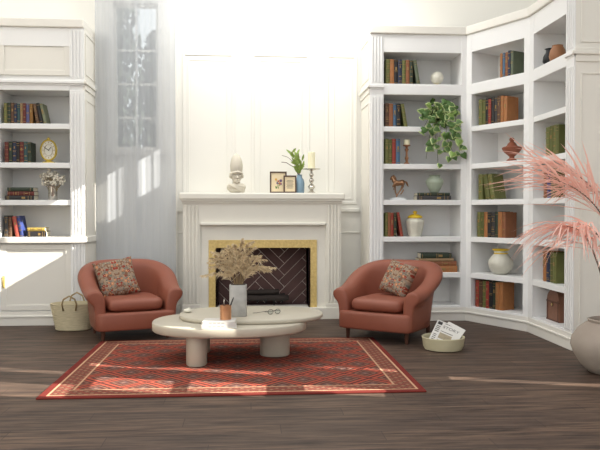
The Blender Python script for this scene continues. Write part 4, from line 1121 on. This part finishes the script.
def frond(pts, nleaf, LL, start=.45, droop=.6):
    nleaf = int(nleaf*.8)
    Q = bez(pts); b = MB().use(PSTEM); n = len(Q)-1
    b.tube(Q, [.008*(1-.8*i/n)+.0015 for i in range(n+1)], 6); b.use(PINK)
    for s in range(nleaf):
        f = start+(1-start)*(s/nleaf)**.9; ff = f*n; i = min(int(ff), n-1); p = Q[i].lerp(Q[i+1], ff-i); tg = (Q[i+1]-Q[i]).normalized()
        side = tg.cross(V((0,0,1))).normalized()*(1 if s % 2 else -1)
        L_ = LL*(1.0-.2*abs(f-start)/(1-start))*rng.uniform(.75,1.15)
        d = (tg*.9+side*rng.uniform(.05,1.1)+V((0,0,rng.uniform(-.45,.45)))).normalized()
        P = [p]; dd = d.copy(); seg = 6; 
        for q in range(seg): dd = (dd+V((0,0,-droop/seg*rng.uniform(.7,1.3)))).normalized(); P.append(P[-1]+dd*L_/seg)
        vs = []; fs = []
        for q, pp in enumerate(P):
            wdt = .0062*math.sin(PI*(.12+.88*q/seg))+.0006; sd = (P[min(q+1,seg)]-P[max(q-1,0)]).cross(V((rng.uniform(-.1,.1),.5,.8))).normalized()*wdt
            fold = V((0,0,-wdt*.5)); vs += [tuple(pp-sd), tuple(pp+fold), tuple(pp+sd)]
        for q in range(seg): a = q*3; fs += [(a,a+1,a+4,a+3), (a+1,a+2,a+5,a+4)]
        b.add(vs, fs)
    b.build('frond', None, t, True)
B0 = (0,0,.38)
frond([B0, (.02,0,.75), (-.01,-.01,1.06), (-.11,-.03,1.29), (-.31,-.06,1.47), (-.62,-.10,1.60)], 64, .70, .5, .26)
frond([B0, (-.07,-.05,.58), (-.16,-.12,.84), (-.30,-.2,1.08), (-.42,-.26,1.17), (-.56,-.3,1.20)], 70, .58, .5, 1.35)
frond([B0, (.06,.1,.9), (.0,.12,1.3), (-.12,.14,1.52), (-.30,.17,1.66), (-.50,.18,1.72)], 56, .55, .5, .4)
frond([B0, (-.02,-.05,.62), (-.09,-.12,.86), (-.20,-.2,1.08), (-.32,-.26,1.19), (-.42,-.3,1.21)], 50, .40, .62, 1.2)
frond([B0, (.08,.06,.9), (.1,.1,1.25), (.02,.12,1.42), (-.1,.16,1.50), (-.2,.2,1.52)], 50, .42, .62, .7)
frond([B0, (.1,-.03,.8), (.2,-.06,1.15), (.36,-.1,1.3), (.5,-.1,1.3), (.62,-.1,1.2)], 44, .4, .65, .9)
frond([B0, (.08,.1,.8), (.2,.2,1.2), (.36,.3,1.4), (.5,.35,1.42), (.62,.4,1.35)], 44, .4, .65, .9)
frond([B0, (.05,-.12,.72), (.02,-.2,.95), (-.03,-.28,1.08), (-.1,-.34,1.12), (-.18,-.38,1.08)], 40, .30, .62, 1.3)

# ------------------------------------------------------------------ light
sun = bpy.data.lights.new('sun', 'SUN'); sun.energy = 15; sun.angle = R(.15); sun.color = (1, .95, .86)
so = bpy.data.objects.new('sun', sun); C.objects.link(so)
so.rotation_euler = V((SX, SY, SZ)).to_track_quat('-Z', 'Y').to_euler(); so.location = (8, 0, 8)
al = bpy.data.lights.new('added_wall_fill', 'AREA'); al.shape = 'RECTANGLE'; al.size = 2.2; al.size_y = .4; al.energy = 52; al.color = (1, .98, .93)  # added area fill above the view, brightens the upper fireplace wall; no fixture
ao = bpy.data.objects.new('added_wall_fill', al); C.objects.link(ao); ao.location = (.27, 7.75, 4.35)
ao.rotation_euler = (V((.27, 8.7, 2.9))-V(ao.location)).to_track_quat('-Z', 'Y').to_euler()

w = bpy.data.worlds.new('daylight'); bpy.context.scene.world = w; w.use_nodes = True; nt = w.node_tree
bg = nt.nodes['Background']; bg.inputs['Strength'].default_value = 1.38
tc = nt.nodes.new('ShaderNodeTexCoord'); sp = nt.nodes.new('ShaderNodeSeparateXYZ'); nt.links.new(tc.outputs['Generated'], sp.inputs[0])
# bright overcast sky above a dim ground
hor = ((E(nt, sp.outputs[2])+.04)*14).min(1.0).max(0.0)
nt.links.new(mixc(nt, hor, srgb(120,116,110), srgb(252,253,255)), bg.inputs['Color'])
sc = bpy.context.scene
sc.view_settings.view_transform = 'Standard'; sc.view_settings.look = 'None'; sc.view_settings.gamma = 1; sc.view_settings.exposure = 0
sc.view_settings.use_curve_mapping = False
